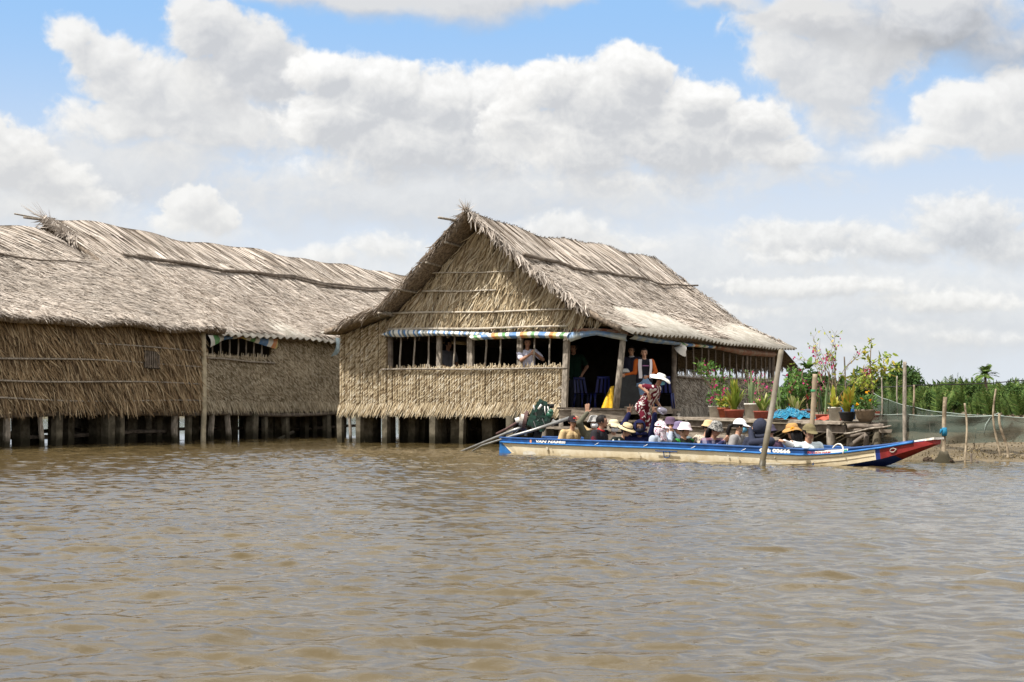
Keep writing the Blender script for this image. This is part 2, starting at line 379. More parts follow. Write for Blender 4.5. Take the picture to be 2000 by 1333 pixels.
# ------------------------------------------------------------------ the stilt houses
UD = Vector((math.sin(R(28)), math.cos(R(28)), 0)); VD = Vector((math.cos(R(28)), -math.sin(R(28)), 0)); ZD = Vector((0, 0, 1))
UA, VA, ZA = np.array(UD), np.array(VD), np.array(ZD)
class Frame:
    def __init__(s, o): s.o = Vector((o[0], o[1], 0))
    def __call__(s, u, v, z): return s.o+UD*u+VD*v+ZD*z
    def arr(s, u, v, z):
        u, v, z = np.broadcast_arrays(np.asarray(u, float), np.asarray(v, float), np.asarray(z, float))
        return np.array(s.o)+u[..., None]*UA+v[..., None]*VA+z[..., None]*ZA
    def v_at(s, px, u=0):
        k = (px-1000)/FPX; p = s.o+UD*u
        return (k*p.y-p.x)/(VD.x-k*VD.y)
    def u_at(s, px, v=0):
        k = (px-1000)/FPX; p = s.o+VD*v
        return (k*p.y-p.x)/(UD.x-k*UD.y)
    def z_at(s, py, u, v): return EYE+(HZ-py)/FPX*s(u, v, 0).y

class Slope:
    """a thatched slope: ridge at b=0, eave at b=1, profile in (v, z); u range may differ at ridge and eave"""
    def __init__(s, fr, prof, u_ridge, u_eave, sag=.10, zfix=None, seed=1):
        s.fr = fr; s.prof = np.array(prof, float); s.ur = u_ridge; s.ue = u_eave; s.sag = sag; s.seed = seed; s.zfix = zfix
        seg = np.linalg.norm(np.diff(s.prof, axis=0), axis=1); s.cum = np.concatenate([[0], np.cumsum(seg)]); s.len = s.cum[-1]; s.cum = s.cum/s.len
        s.sgn = 1 if s.prof[-1, 0] > s.prof[0, 0] else -1
    def uvz(s, a, b):
        v = np.interp(b, s.cum, s.prof[:, 0]); z = np.interp(b, s.cum, s.prof[:, 1])
        u0 = s.ur[0]+(s.ue[0]-s.ur[0])*b; u1 = s.ur[1]+(s.ue[1]-s.ur[1])*b; u = u0+(u1-u0)*a
        k = s.seed*1.7
        z = z+.05*np.sin(u*.9+k)+.035*np.sin(u*2.1+3*b+k*2)-s.sag*np.sin(np.pi*np.clip(a, 0, 1))*.6+.03*np.sin(b*9+u*.7+k)
        if s.zfix is not None: z = z+s.zfix(a, b)
        return u, v, z
    def pt(s, a, b):
        u, v, z = s.uvz(np.asarray(a, float), np.asarray(b, float)); return s.fr.arr(u, v, z)
    def frame(s, a, b):
        e = .01; P = s.pt(a, b); A = unit(s.pt(a+e, b)-s.pt(a-e, b)); B = unit(s.pt(a, b+e)-s.pt(a, b-e))
        N = unit(np.cross(A, B)); N = N*np.sign(N[..., 2:3]); return P, A, B, N
    def sheet(s, name, m, parent, thick=.12, na=60, nb=30, bmax=1.0):
        a, b = np.meshgrid(np.linspace(0, 1, na), np.linspace(0, bmax, nb)); P, A, B, N = s.frame(a.ravel(), b.ravel())
        top = P; bot = P-N*thick; n = len(top); idx = np.arange(n).reshape(nb, na); F = []
        q = lambda I: np.stack([I[:-1, :-1], I[:-1, 1:], I[1:, 1:], I[1:, :-1]], -1).reshape(-1, 4)
        F = [q(idx), q(idx)[:, ::-1]+n]
        for e in (idx[0], idx[-1], idx[:, 0], idx[:, -1]):
            F.append(np.stack([e[:-1], e[1:], e[1:]+n, e[:-1]+n], -1))
        return mesh_np(name, np.concatenate([top, bot]), np.concatenate(F), m, parent)
    def thatch(s, parent, r, split=.45, dens=70, rib=.085, bend=1.0, ribw=.055, vend=None, a_vis=(0, 1)):
        parts = []; ulen = abs(s.ue[1]-s.ue[0]); wid = s.len
        # long ribs running straight down from the ridge
        nc = int(ulen/rib*(a_vis[1]-a_vis[0])); cols = (np.arange(nc)+.5)/nc*(a_vis[1]-a_vis[0])+a_vis[0]
        P_, D_, N_, L_, W_, H_ = [], [], [], [], [], []
        for row in range(int(split*wid/.7)+1):
            a = cols+r.normal(0, .25*rib/ulen, nc); b0 = np.clip(row*.7/wid+r.normal(0, .12/wid, nc), .002, 1)
            lim = split+r.normal(0, .07, nc); k = b0 < lim
            if k.sum() == 0: continue
            P, A, B, N = s.frame(a[k], b0[k]); D = unit(B+A*r.normal(0, .035, (k.sum(), 1))+N*.01)
            P_.append(P); D_.append(D); N_.append(unit(N+A*r.normal(0, .25, (k.sum(), 1)))); L_.append(r.uniform(.8, 1.25, k.sum())); W_.append(ribw*r.uniform(.6, 1.35, k.sum())); H_.append(r.uniform(.0, .032, k.sum()))
        parts.append(blades(np.concatenate(P_), np.concatenate(D_), np.concatenate(N_), np.concatenate(L_), np.concatenate(W_), np.concatenate(H_), tip=.7))
        # shaggy leaf mass lower down
        n = int(ulen*wid*dens); a = r.uniform(a_vis[0], a_vis[1], n); b = r.uniform(0, 1.0, n)**.8
        keep = b > split-.12+r.normal(0, .08, n); a, b = a[keep], b[keep]; b = np.minimum(b, bend-.02)
        if vend is not None: b = np.minimum(b, vend(a)+r.normal(0, .012, len(a)))
        P, A, B, N = s.frame(a, b); n = len(a)
        ang = r.normal(0, .50, n)+.25*np.sin(a*ulen*2.3)+.15; D = unit(B*np.cos(ang)[:, None]+A*np.sin(ang)[:, None]+N*r.normal(.02, .08, (n, 1)))
        parts.append(blades(P-D*.1, D, unit(N+A*r.normal(0, .34, (n, 1))+B*r.normal(0, .14, (n, 1))), r.uniform(.2, .55, n), r.uniform(.011, .028, n), r.uniform(0, .038, n), .25, r.normal(0, .06, n)))
        return parts
    def edge_fringe(s, r, which, n, lo=0, hi=1, drop=.4):
        """leaf tips hanging along the eave (which='eave') or a verge (a=0 or a=1)"""
        if which == 'eave':
            a = r.uniform(0, 1, n); b = np.full(n, .985)
        else:
            a = np.full(n, float(which)); b = r.uniform(lo, hi, n)
        P, A, B, N = s.frame(a, b); out = B if which == 'eave' else A*(1 if which == 1 else -1)
        P = P+N*r.uniform(-.08, .05, (n, 1))
        D = unit(out*r.uniform(.15, .9, (n, 1))+B*r.uniform(.2, .9, (n, 1))+A*r.normal(0, .25, (n, 1))+np.array([0, 0, -1.0])*r.uniform(.1, .9, (n, 1)))
        return blades(P-D*.12, D, unit(N+A*r.normal(0, .5, (n, 1))), r.uniform(.22, .22+drop, n), r.uniform(.02, .05, n), .03, .2, r.normal(0, .08, n))

def corrugated(name, fr, p0, p1, u0, u1, parent, pitch=.18, amp=.035):
    """corrugated sheet from upper edge p0 (v,z) to lower edge p1 (v,z), along u"""
    n = int((u1-u0)/pitch*6); us = np.linspace(u0, u1, n); d = np.array([p1[0]-p0[0], p1[1]-p0[1]]); nv = np.array([-d[1], d[0]])/np.linalg.norm(d)
    if nv[1] < 0: nv = -nv
    w = amp*np.sin(us/pitch*2*np.pi); V = []
    for t in (0, .5, 1):
        V.append(fr.arr(us, p0[0]+d[0]*t+nv[0]*w, p0[1]+d[1]*t+nv[1]*w+.03*np.sin(us*.6)-.02*t*np.sin(us*1.3)))
    for t in (1, .5, 0):
        V.append(fr.arr(us, p0[0]+d[0]*t+nv[0]*(w-.012), p0[1]+d[1]*t+nv[1]*(w-.012)+.03*np.sin(us*.6)-.02*t*np.sin(us*1.3)))
    idx = np.arange(6*n).reshape(6, n); idx = np.concatenate([idx, idx[:1]])
    F = np.stack([idx[:-1, :-1], idx[:-1, 1:], idx[1:, 1:], idx[1:, :-1]], -1).reshape(-1, 4)
    return mesh_np(name, np.concatenate(V), F, M_CORR, parent, smooth=False)

def woven(fr, r, axis, x0, x1, z0, z1, fixed, normal, lean=1, col=.088, step=.036, inside=None, stub=0, hem=.14, ragged=.05):
    """rope-like columns of slanted leaflets on a vertical wall. axis 'u' or 'v' runs along the wall"""
    parts = []; nc = int((x1-x0)/col); nr = int((z1-z0)/step)
    cx = np.repeat(x0+(np.arange(nc)+.5)*col, nr); cz = np.tile(z1-(np.arange(nr)+.3)*step, nc)+np.repeat(r.uniform(0, step, nc), nr)+r.normal(0, .008, nc*nr)
    cx = cx+r.normal(0, .003, nc*nr)+np.repeat(r.normal(0, .008, nc), nr)
    if inside is not None: k = inside(cx, cz); cx, cz = cx[k], cz[k]
    n = len(cx); ax = UA if axis == 'u' else VA; Nn = np.tile(np.array(normal, float), (n, 1))
    pos = (lambda x, z: fr.arr(x, fixed, z)) if axis == 'u' else (lambda x, z: fr.arr(fixed, x, z))
    P = pos(cx+lean*col*.46, cz+.05)
    ang = r.normal(.66, .03, n)*lean; D = unit(-ZA*np.cos(ang)[:, None]-ax*np.sin(ang)[:, None]+Nn*.02)
    parts.append(blades(P, D, unit(Nn+ax*r.normal(0, .05, (n, 1))), r.uniform(.128, .142, n), r.uniform(.024, .030, n), r.uniform(.024, .030, n), .6, 0.0, (-.3, 1, -.3)))
    if hem:
        n2 = int((x1-x0)*150); x = r.uniform(x0, x1, n2); z = z0+r.uniform(-.02, .22, n2)
        if inside is not None: k = inside(x, z+.1); x, z = x[k], z[k]
        n2 = len(x); ang = r.normal(.42, .09, n2)*lean; Nn = np.tile(np.array(normal, float), (n2, 1))
        D = unit(-ZA*np.cos(ang)[:, None]-ax*np.sin(ang)[:, None]+Nn*r.uniform(.0, .07, (n2, 1)))
        parts.append(blades(pos(x, z)+Nn*.03, D, unit(Nn+ax*r.normal(0, .22, (n2, 1))), r.uniform(.16, .27, n2), r.uniform(.016, .026, n2), .015, .3))
    if stub:
        n3 = int((x1-x0)/.045); x = x0+(np.arange(n3)+r.uniform(.2, .8, n3))*.045; Nn = np.tile(np.array(normal, float), (n3, 1))
        D = unit(ZA+ax*r.normal(0, .12, (n3, 1))+Nn*.05)
        parts.append(blades(pos(x, np.full(n3, z1-.05)), D, Nn, r.uniform(.08, .08+stub, n3), r.uniform(.02, .035, n3), .01, .8))
    return parts
def shaggy(fr, r, axis, x0, x1, tiers, fixed, normal, lean=1, inside=None, dens=230, L=(.35, .7)):
    """tiers of loose leaves, each tier hanging from a height in tiers (top to bottom)"""
    parts = []; ax = UA if axis == 'u' else VA
    pos = (lambda x, z: fr.arr(x, fixed, z)) if axis == 'u' else (lambda x, z: fr.arr(fixed, x, z))
    for zt, zb in tiers:
        n = int((x1-x0)*(zt-zb)*dens); x = r.uniform(x0, x1, n); z = r.uniform(zb+.25*(zt-zb), zt+.03, n)
        if inside is not None: k = inside(x, z); x, z = x[k], z[k]
        n = len(x); Nn = np.tile(np.array(normal, float), (n, 1)); ang = r.normal(.38, .20, n)*lean+.12*np.sin(x*3)
        D = unit(-ZA*np.cos(ang)[:, None]-ax*np.sin(ang)[:, None]+Nn*r.uniform(.03, .16, (n, 1)))
        out = .02+.05*(zt-z)/(zt-zb)
        parts.append(blades(pos(x, z)+Nn*out[:, None], D, unit(Nn+ax*r.normal(0, .55, (n, 1))+ZA*r.normal(.1, .2, (n, 1))), r.uniform(L[0], L[1], n)*min(1, (zt-zb)/.55), r.uniform(.02, .045, n), r.uniform(.005, .05, n), .25, r.normal(0, .06, n)))
    return parts
def wall_sheet(name, pts, nrm, m, parent, thick=.05):
    """flat polygon wall with thickness; nrm points outward, sheet lies behind the points"""
    n = len(pts); N = Vector(nrm); V = [Vector(p)-N*.01 for p in pts]+[Vector(p)-N*(thick+.01) for p in pts]
    F = [tuple(range(n)), tuple(range(2*n-1, n-1, -1))]+[(i, (i+1) % n, n+(i+1) % n, n+i) for i in range(n)]
    return mesh_np(name, V, F, m, parent)
def stick(g, a, b, r0=.03, r1=None, wob=.015, n=8, seg=8):
    a, b = Vector(a), Vector(b); r1 = r0 if r1 is None else r1; pts = []
    L = (b-a).length; s = random.random()*6
    for i in range(seg+1):
        t = i/seg; p = a.lerp(b, t); p += Vector((math.sin(t*5+s), math.sin(t*4+s*2), math.sin(t*6+s*3)))*wob*math.sin(math.pi*t)*L**.5
        pts.append(p)
    return g.tube(pts, [r0+(r1-r0)*i/seg for i in range(seg+1)], n)
def pile(parent, p, z1, w=.16, m=None, name='pile', z0=-1.0):
    g = G(); tilt = Vector((random.uniform(-.05, .05), random.uniform(-.05, .05), 0)); p = Vector((p[0], p[1], 0))
    if m is M_CONC or m is None: g.beam(p+tilt+ZD*z0, p+ZD*z1, w*random.uniform(.85, 1.15), w*random.uniform(.85, 1.15), up=UD, jit=.012)
    else: stick(g, p+tilt+ZD*z0, p+ZD*z1, w*.5, w*.42, .03)
    return g.build(name, m or M_CONC, parent)
def part_mesh(name, parts, m, parent):
    V, F = join(parts); return mesh_np(name, V, F, m, parent)

NU = -UD; NV = VD    # outward normals of the gable front and of the long river side
# ---------------- large hut with the open window front
H3 = Frame((-5.06, 44.0)); HW = 9.03
hut = thing('thatched_stilt_house', 'large stilt house with tall pitched thatch, gable and barred window front facing the river', 'stilt house', (H3(6, 4.5, 0).x, H3(6, 4.5, 0).y, 0))
def build_hut3():
    r = np.random.default_rng(11); F_ = H3
    sr = Slope(F_, [(4.8, 6.16), (6.4, 4.86), (7.95, 3.70), (8.7, 3.30), (9.22, 3.07)], (-.85, 12.1), (-.65, 12.5), .10, seed=1)
    sl = Slope(F_, [(4.8, 6.16), (3.3, 4.86), (1.9, 3.70), (1.0, 3.44), (.05, 3.20)], (-.85, 12.1), (-.65, 12.0), .10, seed=1)
    roof = sr.sheet('roof', M_ROOFB, hut, .14); sl.sheet('roof', M_ROOFB, hut, .14)
    P = sr.thatch(hut, r, split=.50, dens=240, rib=.05, ribw=.042, vend=lambda a: .95+.05*np.clip(a*1.2, 0, 1)+.02*np.sin(a*19))
    P.append(sr.edge_fringe(r, 0, 420, 0, .80, .38)); P.append(sr.edge_fringe(r, 1, 500, 0, 1, .2))
    P += sl.thatch(hut, r, split=.4, dens=30, rib=.16); P.append(sl.edge_fringe(r, 0, 420, 0, .9, .30))
    # ridge tufts
    n = 220; a = r.uniform(0, 1, n); Pp, A, B, N = sr.frame(a, np.zeros(n)); D = unit(-VA*r.uniform(.5, 1, (n, 1))+ZA*r.uniform(-1.0, -.55, (n, 1))+A*r.normal(0, .3, (n, 1)))
    P.append(blades(Pp+ZA*.015-D*.02, D, np.tile(ZA, (n, 1)), r.uniform(.25, .5, n), .035, .03, .3))
    n = 60; Pp, A, B, N = sr.frame(r.uniform(-.012, .012, n), np.zeros(n)); D = unit(-UA*r.uniform(.0, .7, (n, 1))+ZA*r.uniform(.05, .9, (n, 1))+VA*r.normal(-.1, .5, (n, 1)))
    P.append(blades(Pp-D*.1, D, np.tile(VA, (n, 1)), r.uniform(.2, .5, n), .02, .02, .15, r.normal(0, .1, n)))
    V, Fc = join(P); mesh_np('thatch', V, Fc, M_ROOF, roof)
    corrugated('corrugated_skirt', F_, (7.75, 3.74), (9.56, 2.90), -.62, 12.9, roof, pitch=.29, amp=.045)
    corrugated('corrugated_skirt', F_, (2.05, 3.66), (-.12, 3.12), -.60, 11.8, roof)
    # hold-down poles on the roof and purlin ends under the front overhang
    g = G(); pts = [sr.pt(np.array(a), np.array(.345+.02*math.sin(a*4))) for a in np.linspace(.035, 1.03, 14)]
    g.tube([Vector(p)+Vector((0, 0, .10)) for p in pts], np.linspace(.055, .028, 14), 8); g.build('roof_pole', M_POLED, roof, True)
    g = G()
    stick(g, F_(-1.55, 4.35, 6.02), F_(.2, 4.75, 5.98), .032, .03, 0); g.build('purlin', M_POLE, roof, True)
    for (v, z) in ((3.55, 4.98), (2.75, 4.28), (2.02, 3.66), (4.15, 5.5)):
        g = G(); L = 1.15 if v == 2.75 else .86
        stick(g, F_(-L, v, z-.06), F_(.1, v, z-.10), .035, .035, 0); g.build('purlin', M_POLE, roof, True)
    for (v, z) in ((5.7, 5.36), (6.6, 4.62), (7.5, 3.94)):
        g = G(); stick(g, F_(-.82, v, z-.08), F_(.1, v, z-.12), .035, .035, 0); g.build('purlin', M_POLE, roof, True)
    # back lean-to
    g = G(); g.grid(lambda a, b: F_(12.2+1.9*b, 2.5+6.75*a, 3.05-.62*b+.04*math.sin(a*23)), 40, 4); g.grid(lambda a, b: F_(12.2+1.9*b, 2.5+6.75*a, 2.97-.62*b+.04*math.sin(a*23)), 40, 4)
    lt = g.build('rear_eave', M_ROOFB, roof)
    n = 500; x = r.uniform(2.5, 9.25, n); Pp = F_.arr(np.full(n, 14.0), x, 2.42+.04*np.sin((x-2.5)/6.75*23)); D = unit(UA*r.uniform(.1, .5, (n, 1))+VA*r.normal(0, .35, (n, 1))-ZA*r.uniform(.4, 1, (n, 1)))
    V, Fc = blades(Pp, D, np.tile(UA, (n, 1)), r.uniform(.1, .32, n), .04, .01, .25); mesh_np('leaf_fringe', V, Fc, M_ROOF, lt)
    # walls --------------------------------------------------------------
    ztop = lambda v: np.where(v < 4.8, np.interp(v, [.05, 1.9, 3.3, 4.8], [3.05, 3.52, 4.68, 5.98]), np.interp(v, [4.8, 6.4, 7.95, 9.4], [5.98, 4.68, 3.52, 2.85]))
    vl = F_.v_at(757); vr = F_.v_at(1106)
    gable = wall_sheet('gable_wall', [F_(0, vl, 3.12), F_(0, 8.6, 3.12), F_(0, 8.55, 3.12+.05), F_(0, 7.95, 3.5), F_(0, 6.4, 4.66), F_(0, 4.8, 5.95), F_(0, 3.3, 4.66), F_(0, 1.9, 3.5), F_(0, vl, 3.4)], NU, M_WALLB, hut)
    ins = lambda x, z: z < ztop(x)-.03
    tiers = [(5.95, 5.2), (5.3, 4.72), (4.75, 4.25), (4.28, 3.70), (3.72, 3.30), (3.36, 3.16)]
    V, Fc = join(shaggy(F_, r, 'v', vl-.05, 8.7, tiers, -.02, NU, 1, ins, 330, (.4, .8))); mesh_np('leaf_layer', V, Fc, M_WALL, gable)
    for (py, x0, x1, rr) in ((533, 828, 1012, .018), (569, 832, 975, .026), (609, 772, 1120, .03), (641, 765, 1112, .033)):
        v0, v1 = F_.v_at(x0), F_.v_at(x1); z = F_.z_at(py, 0, (v0+v1)/2); g = G(); stick(g, F_(-.18, v0, z+.02), F_(-.18, v1, z-.03), rr, rr*.8, .01, seg=12); g.build('batten', mat('pale_batten', (.47, .42, .35), .75, .15, .25, 8), gable, True)
    left = wall_sheet('side_panel', [F_(0, .18, .95), F_(0, vl, .95), F_(0, vl, 3.42), F_(0, .18, 3.04)], NU, M_WALLB, hut)
    V, Fc = join(woven(F_, r, 'v', .16, vl, .92, 3.5, -.015, NU, 1, inside=lambda x, z: z < ztop(x)-.02)); mesh_np('leaf_layer', V, Fc, M_WALL, left)
    low = wall_sheet('front_panel', [F_(0, vl, .95), F_(0, vr-.12, .80), F_(0, vr-.03, 2.04), F_(0, vl, 2.08)], NU, M_WALLB, hut)
    slope_in = lambda x, z: x < vr-.03-(2.05-z)*.13+.02
    V, Fc = join(woven(F_, r, 'v', vl, vr-.03, .93, 2.08, -.015, NU, 1, stub=.10, inside=slope_in)); mesh_np('leaf_layer', V, Fc, M_WALL, low)
    g = G(); stick(g, F_(-.09, vl-.15, 2.07), F_(-.09, vr+.08, 2.04), .026, .024, .008, seg=12); g.build('sill_pole', M_POLE, low, True)
    # posts and bars of the window front
    for (px, w) in ((760, .12), (856, .13), (917, .16), (1014, .13)):
        v = F_.v_at(px); g = G(); g.beam(F_(.06, v+random.uniform(-.03, .03), .9), F_(.06, v, 3.15), w, w*.8, up=UD, jit=.01); g.build('post', M_POLED if px < 800 else M_POLE, hut)
    for (px, w) in ((781, .05), (808, .05), (836, .05), (886, .05), (948, .05), (976, .045), (1042, .045), (1073, .045)):
        v = F_.v_at(px); g = G(); stick(g, F_(.04, v-.03, 2.0), F_(.04, v+.02, 3.12), w*.55, w*.5, .01); g.build('window_bar', M_POLE, hut, True)
    g = G(); v = F_.v_at(1107); g.beam(F_(-.03, v-.06, .72), F_(-.03, v+.03, 3.08), .14, .12, up=UD, jit=.008); g.build('post', M_POLE, hut)
    for z in (1.10, 1.52):
        g = G(); g.beam(F_(-.05, v-.20, z), F_(-.05, v-.06, z), .07, .06, up=ZD); g.build('cleat', M_POLE, hut)
    g = G(); g.tube([F_(-.10, HW-.20, .98), F_(-.09, HW-.10, 1.9), F_(-.07, HW+.02, 3.02)], [.088, .083, .075], 12); g.build('post', M_POLE, hut, True)
    # right side: posts, bars, low woven wall
    for (u, w, z) in ((3.35, .14, 2.95), (9.4, .10, 2.85), (11.95, .13, 2.85), (11.6, .08, 2.85)):
        g = G(); stick(g, F_(u, HW+.02, .3), F_(u, HW+.02, z), w*.55, w*.5, .01); g.build('post', M_POLED, hut, True)
    us = [4.3, 4.9, 5.5, 6.1, 6.7, 7.3, 7.9, 8.5, 9.05, 9.8, 10.3, 10.8, 11.2]
    for u in us:
        g = G(); stick(g, F_(u, HW, 1.8), F_(u+random.uniform(-.05, .05), HW, 2.82), .028, .025, .01); g.build('window_bar', M_POLED, hut, True)
    g = G(); stick(g, F_(3.4, HW+.04, 2.76), F_(12, HW+.04, 2.74), .04, .035, .01); g.build('rail', M_POLED, hut, True)
    rw = wall_sheet('side_panel', [F_(3.45, HW+.01, .74), F_(12, HW+.01, .74), F_(12, HW+.01, 1.88), F_(3.45, HW+.01, 1.88)], NV, M_WALLB, hut)
    V, Fc = join(woven(F_, r, 'u', 3.45, 12, .80, 1.88, HW+.03, NV, -1, stub=.12, hem=.08)); mesh_np('leaf_layer', V, Fc, M_GREYW, rw)
    g = G(); stick(g, F_(3.45, HW+.10, 1.86), F_(12, HW+.10, 1.84), .026, .024, .01, seg=12); g.build('sill_pole', M_POLED, rw, True)
    # hidden sides, floor, beams
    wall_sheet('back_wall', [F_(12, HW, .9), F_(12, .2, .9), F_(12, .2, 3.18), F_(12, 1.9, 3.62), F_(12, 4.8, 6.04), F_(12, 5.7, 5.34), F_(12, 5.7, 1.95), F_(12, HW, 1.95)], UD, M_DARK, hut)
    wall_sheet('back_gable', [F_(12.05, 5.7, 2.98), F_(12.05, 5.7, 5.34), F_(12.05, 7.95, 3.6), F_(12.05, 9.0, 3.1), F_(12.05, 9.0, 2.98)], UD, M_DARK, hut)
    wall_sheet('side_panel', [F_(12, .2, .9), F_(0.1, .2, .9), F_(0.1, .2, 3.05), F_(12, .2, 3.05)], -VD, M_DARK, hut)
    g = G(); g.beam(F_(6.05, .2, .93), F_(6.05, HW, .93), 12.0, .08); g.build('floor', M_PLANK, hut)
    g = G(); g.beam(F_(.02, .2, .86), F_(.02, HW+.05, .80), .12, .17, jit=.01); g.build('floor_beam', M_CONC, hut)
    g = G(); g.beam(F_(-.02, 7.35, .93), F_(-.02, HW+.1, .93), .26, .07, jit=.01); g.build('threshold', M_PLANK, hut)
    g = G(); g.beam(F_(.1, HW-.02, .93), F_(3.5, HW-.02, .93), .07, .20, jit=.01); g.build('threshold', M_PLANK, hut)
    g = G(); g.beam(F_(.0, vl, 3.08), F_(.0, HW, 2.98), .10, .10); g.build('lintel', M_POLED, hut)
    g = G(); g.beam(F_(.0, HW, 2.93), F_(12, HW, 2.86), .10, .10); g.build('lintel', M_POLED, hut)
    for (px, w) in ((664, .15), (682, .10), (702, .17), (754, .15), (846, .17), (903, .15), (998, .19), (1062, .14)):
        p = F_(.02, F_.v_at(px), 0); pile(hut, p, .78, w, M_CONC if w > .12 else M_POLE)
    for v in np.linspace(.5, HW-1.8, 9): pile(hut, F_(.75+r.uniform(-.2, .2), v+r.uniform(-.25, .25), 0), .86, r.uniform(.2, .36))
    for u in (1.5, 2.8, 4.2, 5.9, 7.6, 9.6, 11.6):
        for v in np.linspace(.4, HW-.1, 10): pile(hut, F_(u+r.uniform(-.3, .3), v+r.uniform(-.3, .3), 0), .86, r.uniform(.16, .34))
    for z, u in ((.3, 4.0), (.45, 8.0)):
        g = G(); stick(g, F_(u, .3, z), F_(u, HW, z+.05), .05, .05, .03); g.build('brace', M_POLED, hut, True)
build_hut3()

# ---------------- left-hand hut and the hut behind it
H1 = Frame((-8.54, 45.5)); H2 = Frame((-8.74, 47.7))
hut_l = thing('thatched_stilt_house', 'low windowless thatched stilt house with shaggy brown leaf walls, nearest on the left edge', 'stilt house', (H1(-8, -4, 0).x, H1(-8, -4, 0).y, 0))
hut_m = thing('thatched_stilt_house', 'middle thatched stilt house with woven walls and a small barred window under a striped tarp', 'stilt house', (H2(5, -5, 0).x, H2(5, -5, 0).y, 0))
def build_left():
    r = np.random.default_rng(21); F_ = H1
    zf = lambda a, b: -b*.16*(1-a)*1.0+.05*b*np.sin(a*26)
    s = Slope(F_, [(-5.5, 6.32), (-3.4, 5.22), (-1.4, 4.08), (-.5, 3.62), (.05, 3.36)], (-22, -2.0), (-22, .1), .0, zf, seed=2)
    roof = s.sheet('roof', M_ROOFB, hut_l, .2, 80); P = s.thatch(hut_l, r, split=.40, dens=240, rib=.052, ribw=.042, a_vis=(.48, 1.0))
    P.append(s.edge_fringe(r, 'eave', 2600, drop=.12)); P.append(s.edge_fringe(r, 1, 500, 0, 1, .15))
    V, Fc = join(P); mesh_np('thatch', V, Fc, M_ROOF, roof)
    g = G(); g.grid(lambda a, b: F_(-22+20*a, -5.5-5*b, 6.25-3*b), 3, 3); g.build('roof', M_ROOFB, hut_l)
    g = G(); pts = [s.pt(np.array(a), np.array(.37+.12*(a-.55)-.05*(a-.55)**2)) for a in np.linspace(.35, .955, 14)]
    g.tube([Vector(p)+Vector((0, 0, .10)) for p in pts], np.linspace(.06, .02, 14), 8); g.build('roof_pole', M_POLED, roof, True)
    wv = -.50; u1 = F_.u_at(386, wv)
    wall = wall_sheet('wall', [F_(-22, wv, .95), F_(u1, wv, .92), F_(u1, wv, 3.35), F_(-22, wv, 3.35)], NV, M_WALLB, hut_l)
    tiers = [(3.35, 2.80), (2.85, 2.25), (2.30, 1.70), (1.75, 1.20), (1.28, .98)]
    V, Fc = join(shaggy(F_, r, 'u', -13, u1, tiers, wv+.02, NV, -1, None, 300, (.4, .75))); mesh_np('leaf_layer', V, Fc, M_WALLS, wall)
    for i, z in enumerate((2.74, 2.27, 1.74, 1.24)):
        g = G(); stick(g, F_(-14, wv+.13, z+.03), F_(u1, wv+.13, z-.09+.02*i), .028, .022, .02, seg=20); g.build('batten', M_POLE, wall, True)
    ua, ub = F_.u_at(273, wv), F_.u_at(303, wv)
    g = G(); g.beam(F_(ua, wv+.14, 2.36), F_(ub, wv+.14, 2.33), .05, .50); vent = g.build('vent', M_DARK, wall)
    for k in range(7):
        u = ua+(ub-ua)*(k+.5)/7; g = G(); g.beam(F_(u, wv+.175, 2.12), F_(u, wv+.175, 2.58), .05, .02, up=VD); g.build('slat', M_POLED, vent)
    g = G(); p0 = F_(u1+.1, wv+.12, -1); zs = np.linspace(-1, 3.32, 13); g.tube([(p0.x+.03*math.sin(z), p0.y, z) for z in zs], [.075+.007*(i % 2) for i in range(13)], 10); g.build('corner_post', M_BAMBOO, hut_l, True)
    g = G(); g.beam(F_(-11, -3.0, .93), F_(u1, -3.0, .93), 5.0, .08); g.build('floor', M_PLANK, hut_l)
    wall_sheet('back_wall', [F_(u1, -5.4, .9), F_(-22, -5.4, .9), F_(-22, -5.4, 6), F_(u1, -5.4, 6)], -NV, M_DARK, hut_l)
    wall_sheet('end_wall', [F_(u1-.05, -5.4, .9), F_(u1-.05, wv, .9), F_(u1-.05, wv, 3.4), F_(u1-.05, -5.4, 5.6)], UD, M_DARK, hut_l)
    g = G(); stick(g, F_(-13, wv-.1, .82), F_(u1, wv-.1, .80), .06, .06, .02); g.build('floor_beam', M_POLED, hut_l, True)
    for px in (12, 78, 112, 212, 236, 342, 368): pile(hut_l, F_(F_.u_at(px, wv-.15), wv-.15, 0), .85, random.uniform(.14, .24), M_CONC if px % 3 else M_POLE)
    for v in (-1.5, -2.7, -4.2):
        for u in np.linspace(-12, u1, 17): pile(hut_l, F_(u+r.uniform(-.4, .4), v+r.uniform(-.3, .3), 0), .88, r.uniform(.16, .36))
    for v, z in ((-1.6, .30), (-4.0, .35)):
        g = G(); stick(g, F_(-13, v, z), F_(u1, v, z), .06, .06, .03); g.build('brace', M_POLED, hut_l, True)
M_WALLS = island_mat('brown_thatch', [(0, (.085, .054, .030)), (.3, (.205, .138, .075)), (.7, (.345, .245, .142)), (1, (.49, .385, .25))], big=.2, bscale=.9, rough=.75)
build_left()
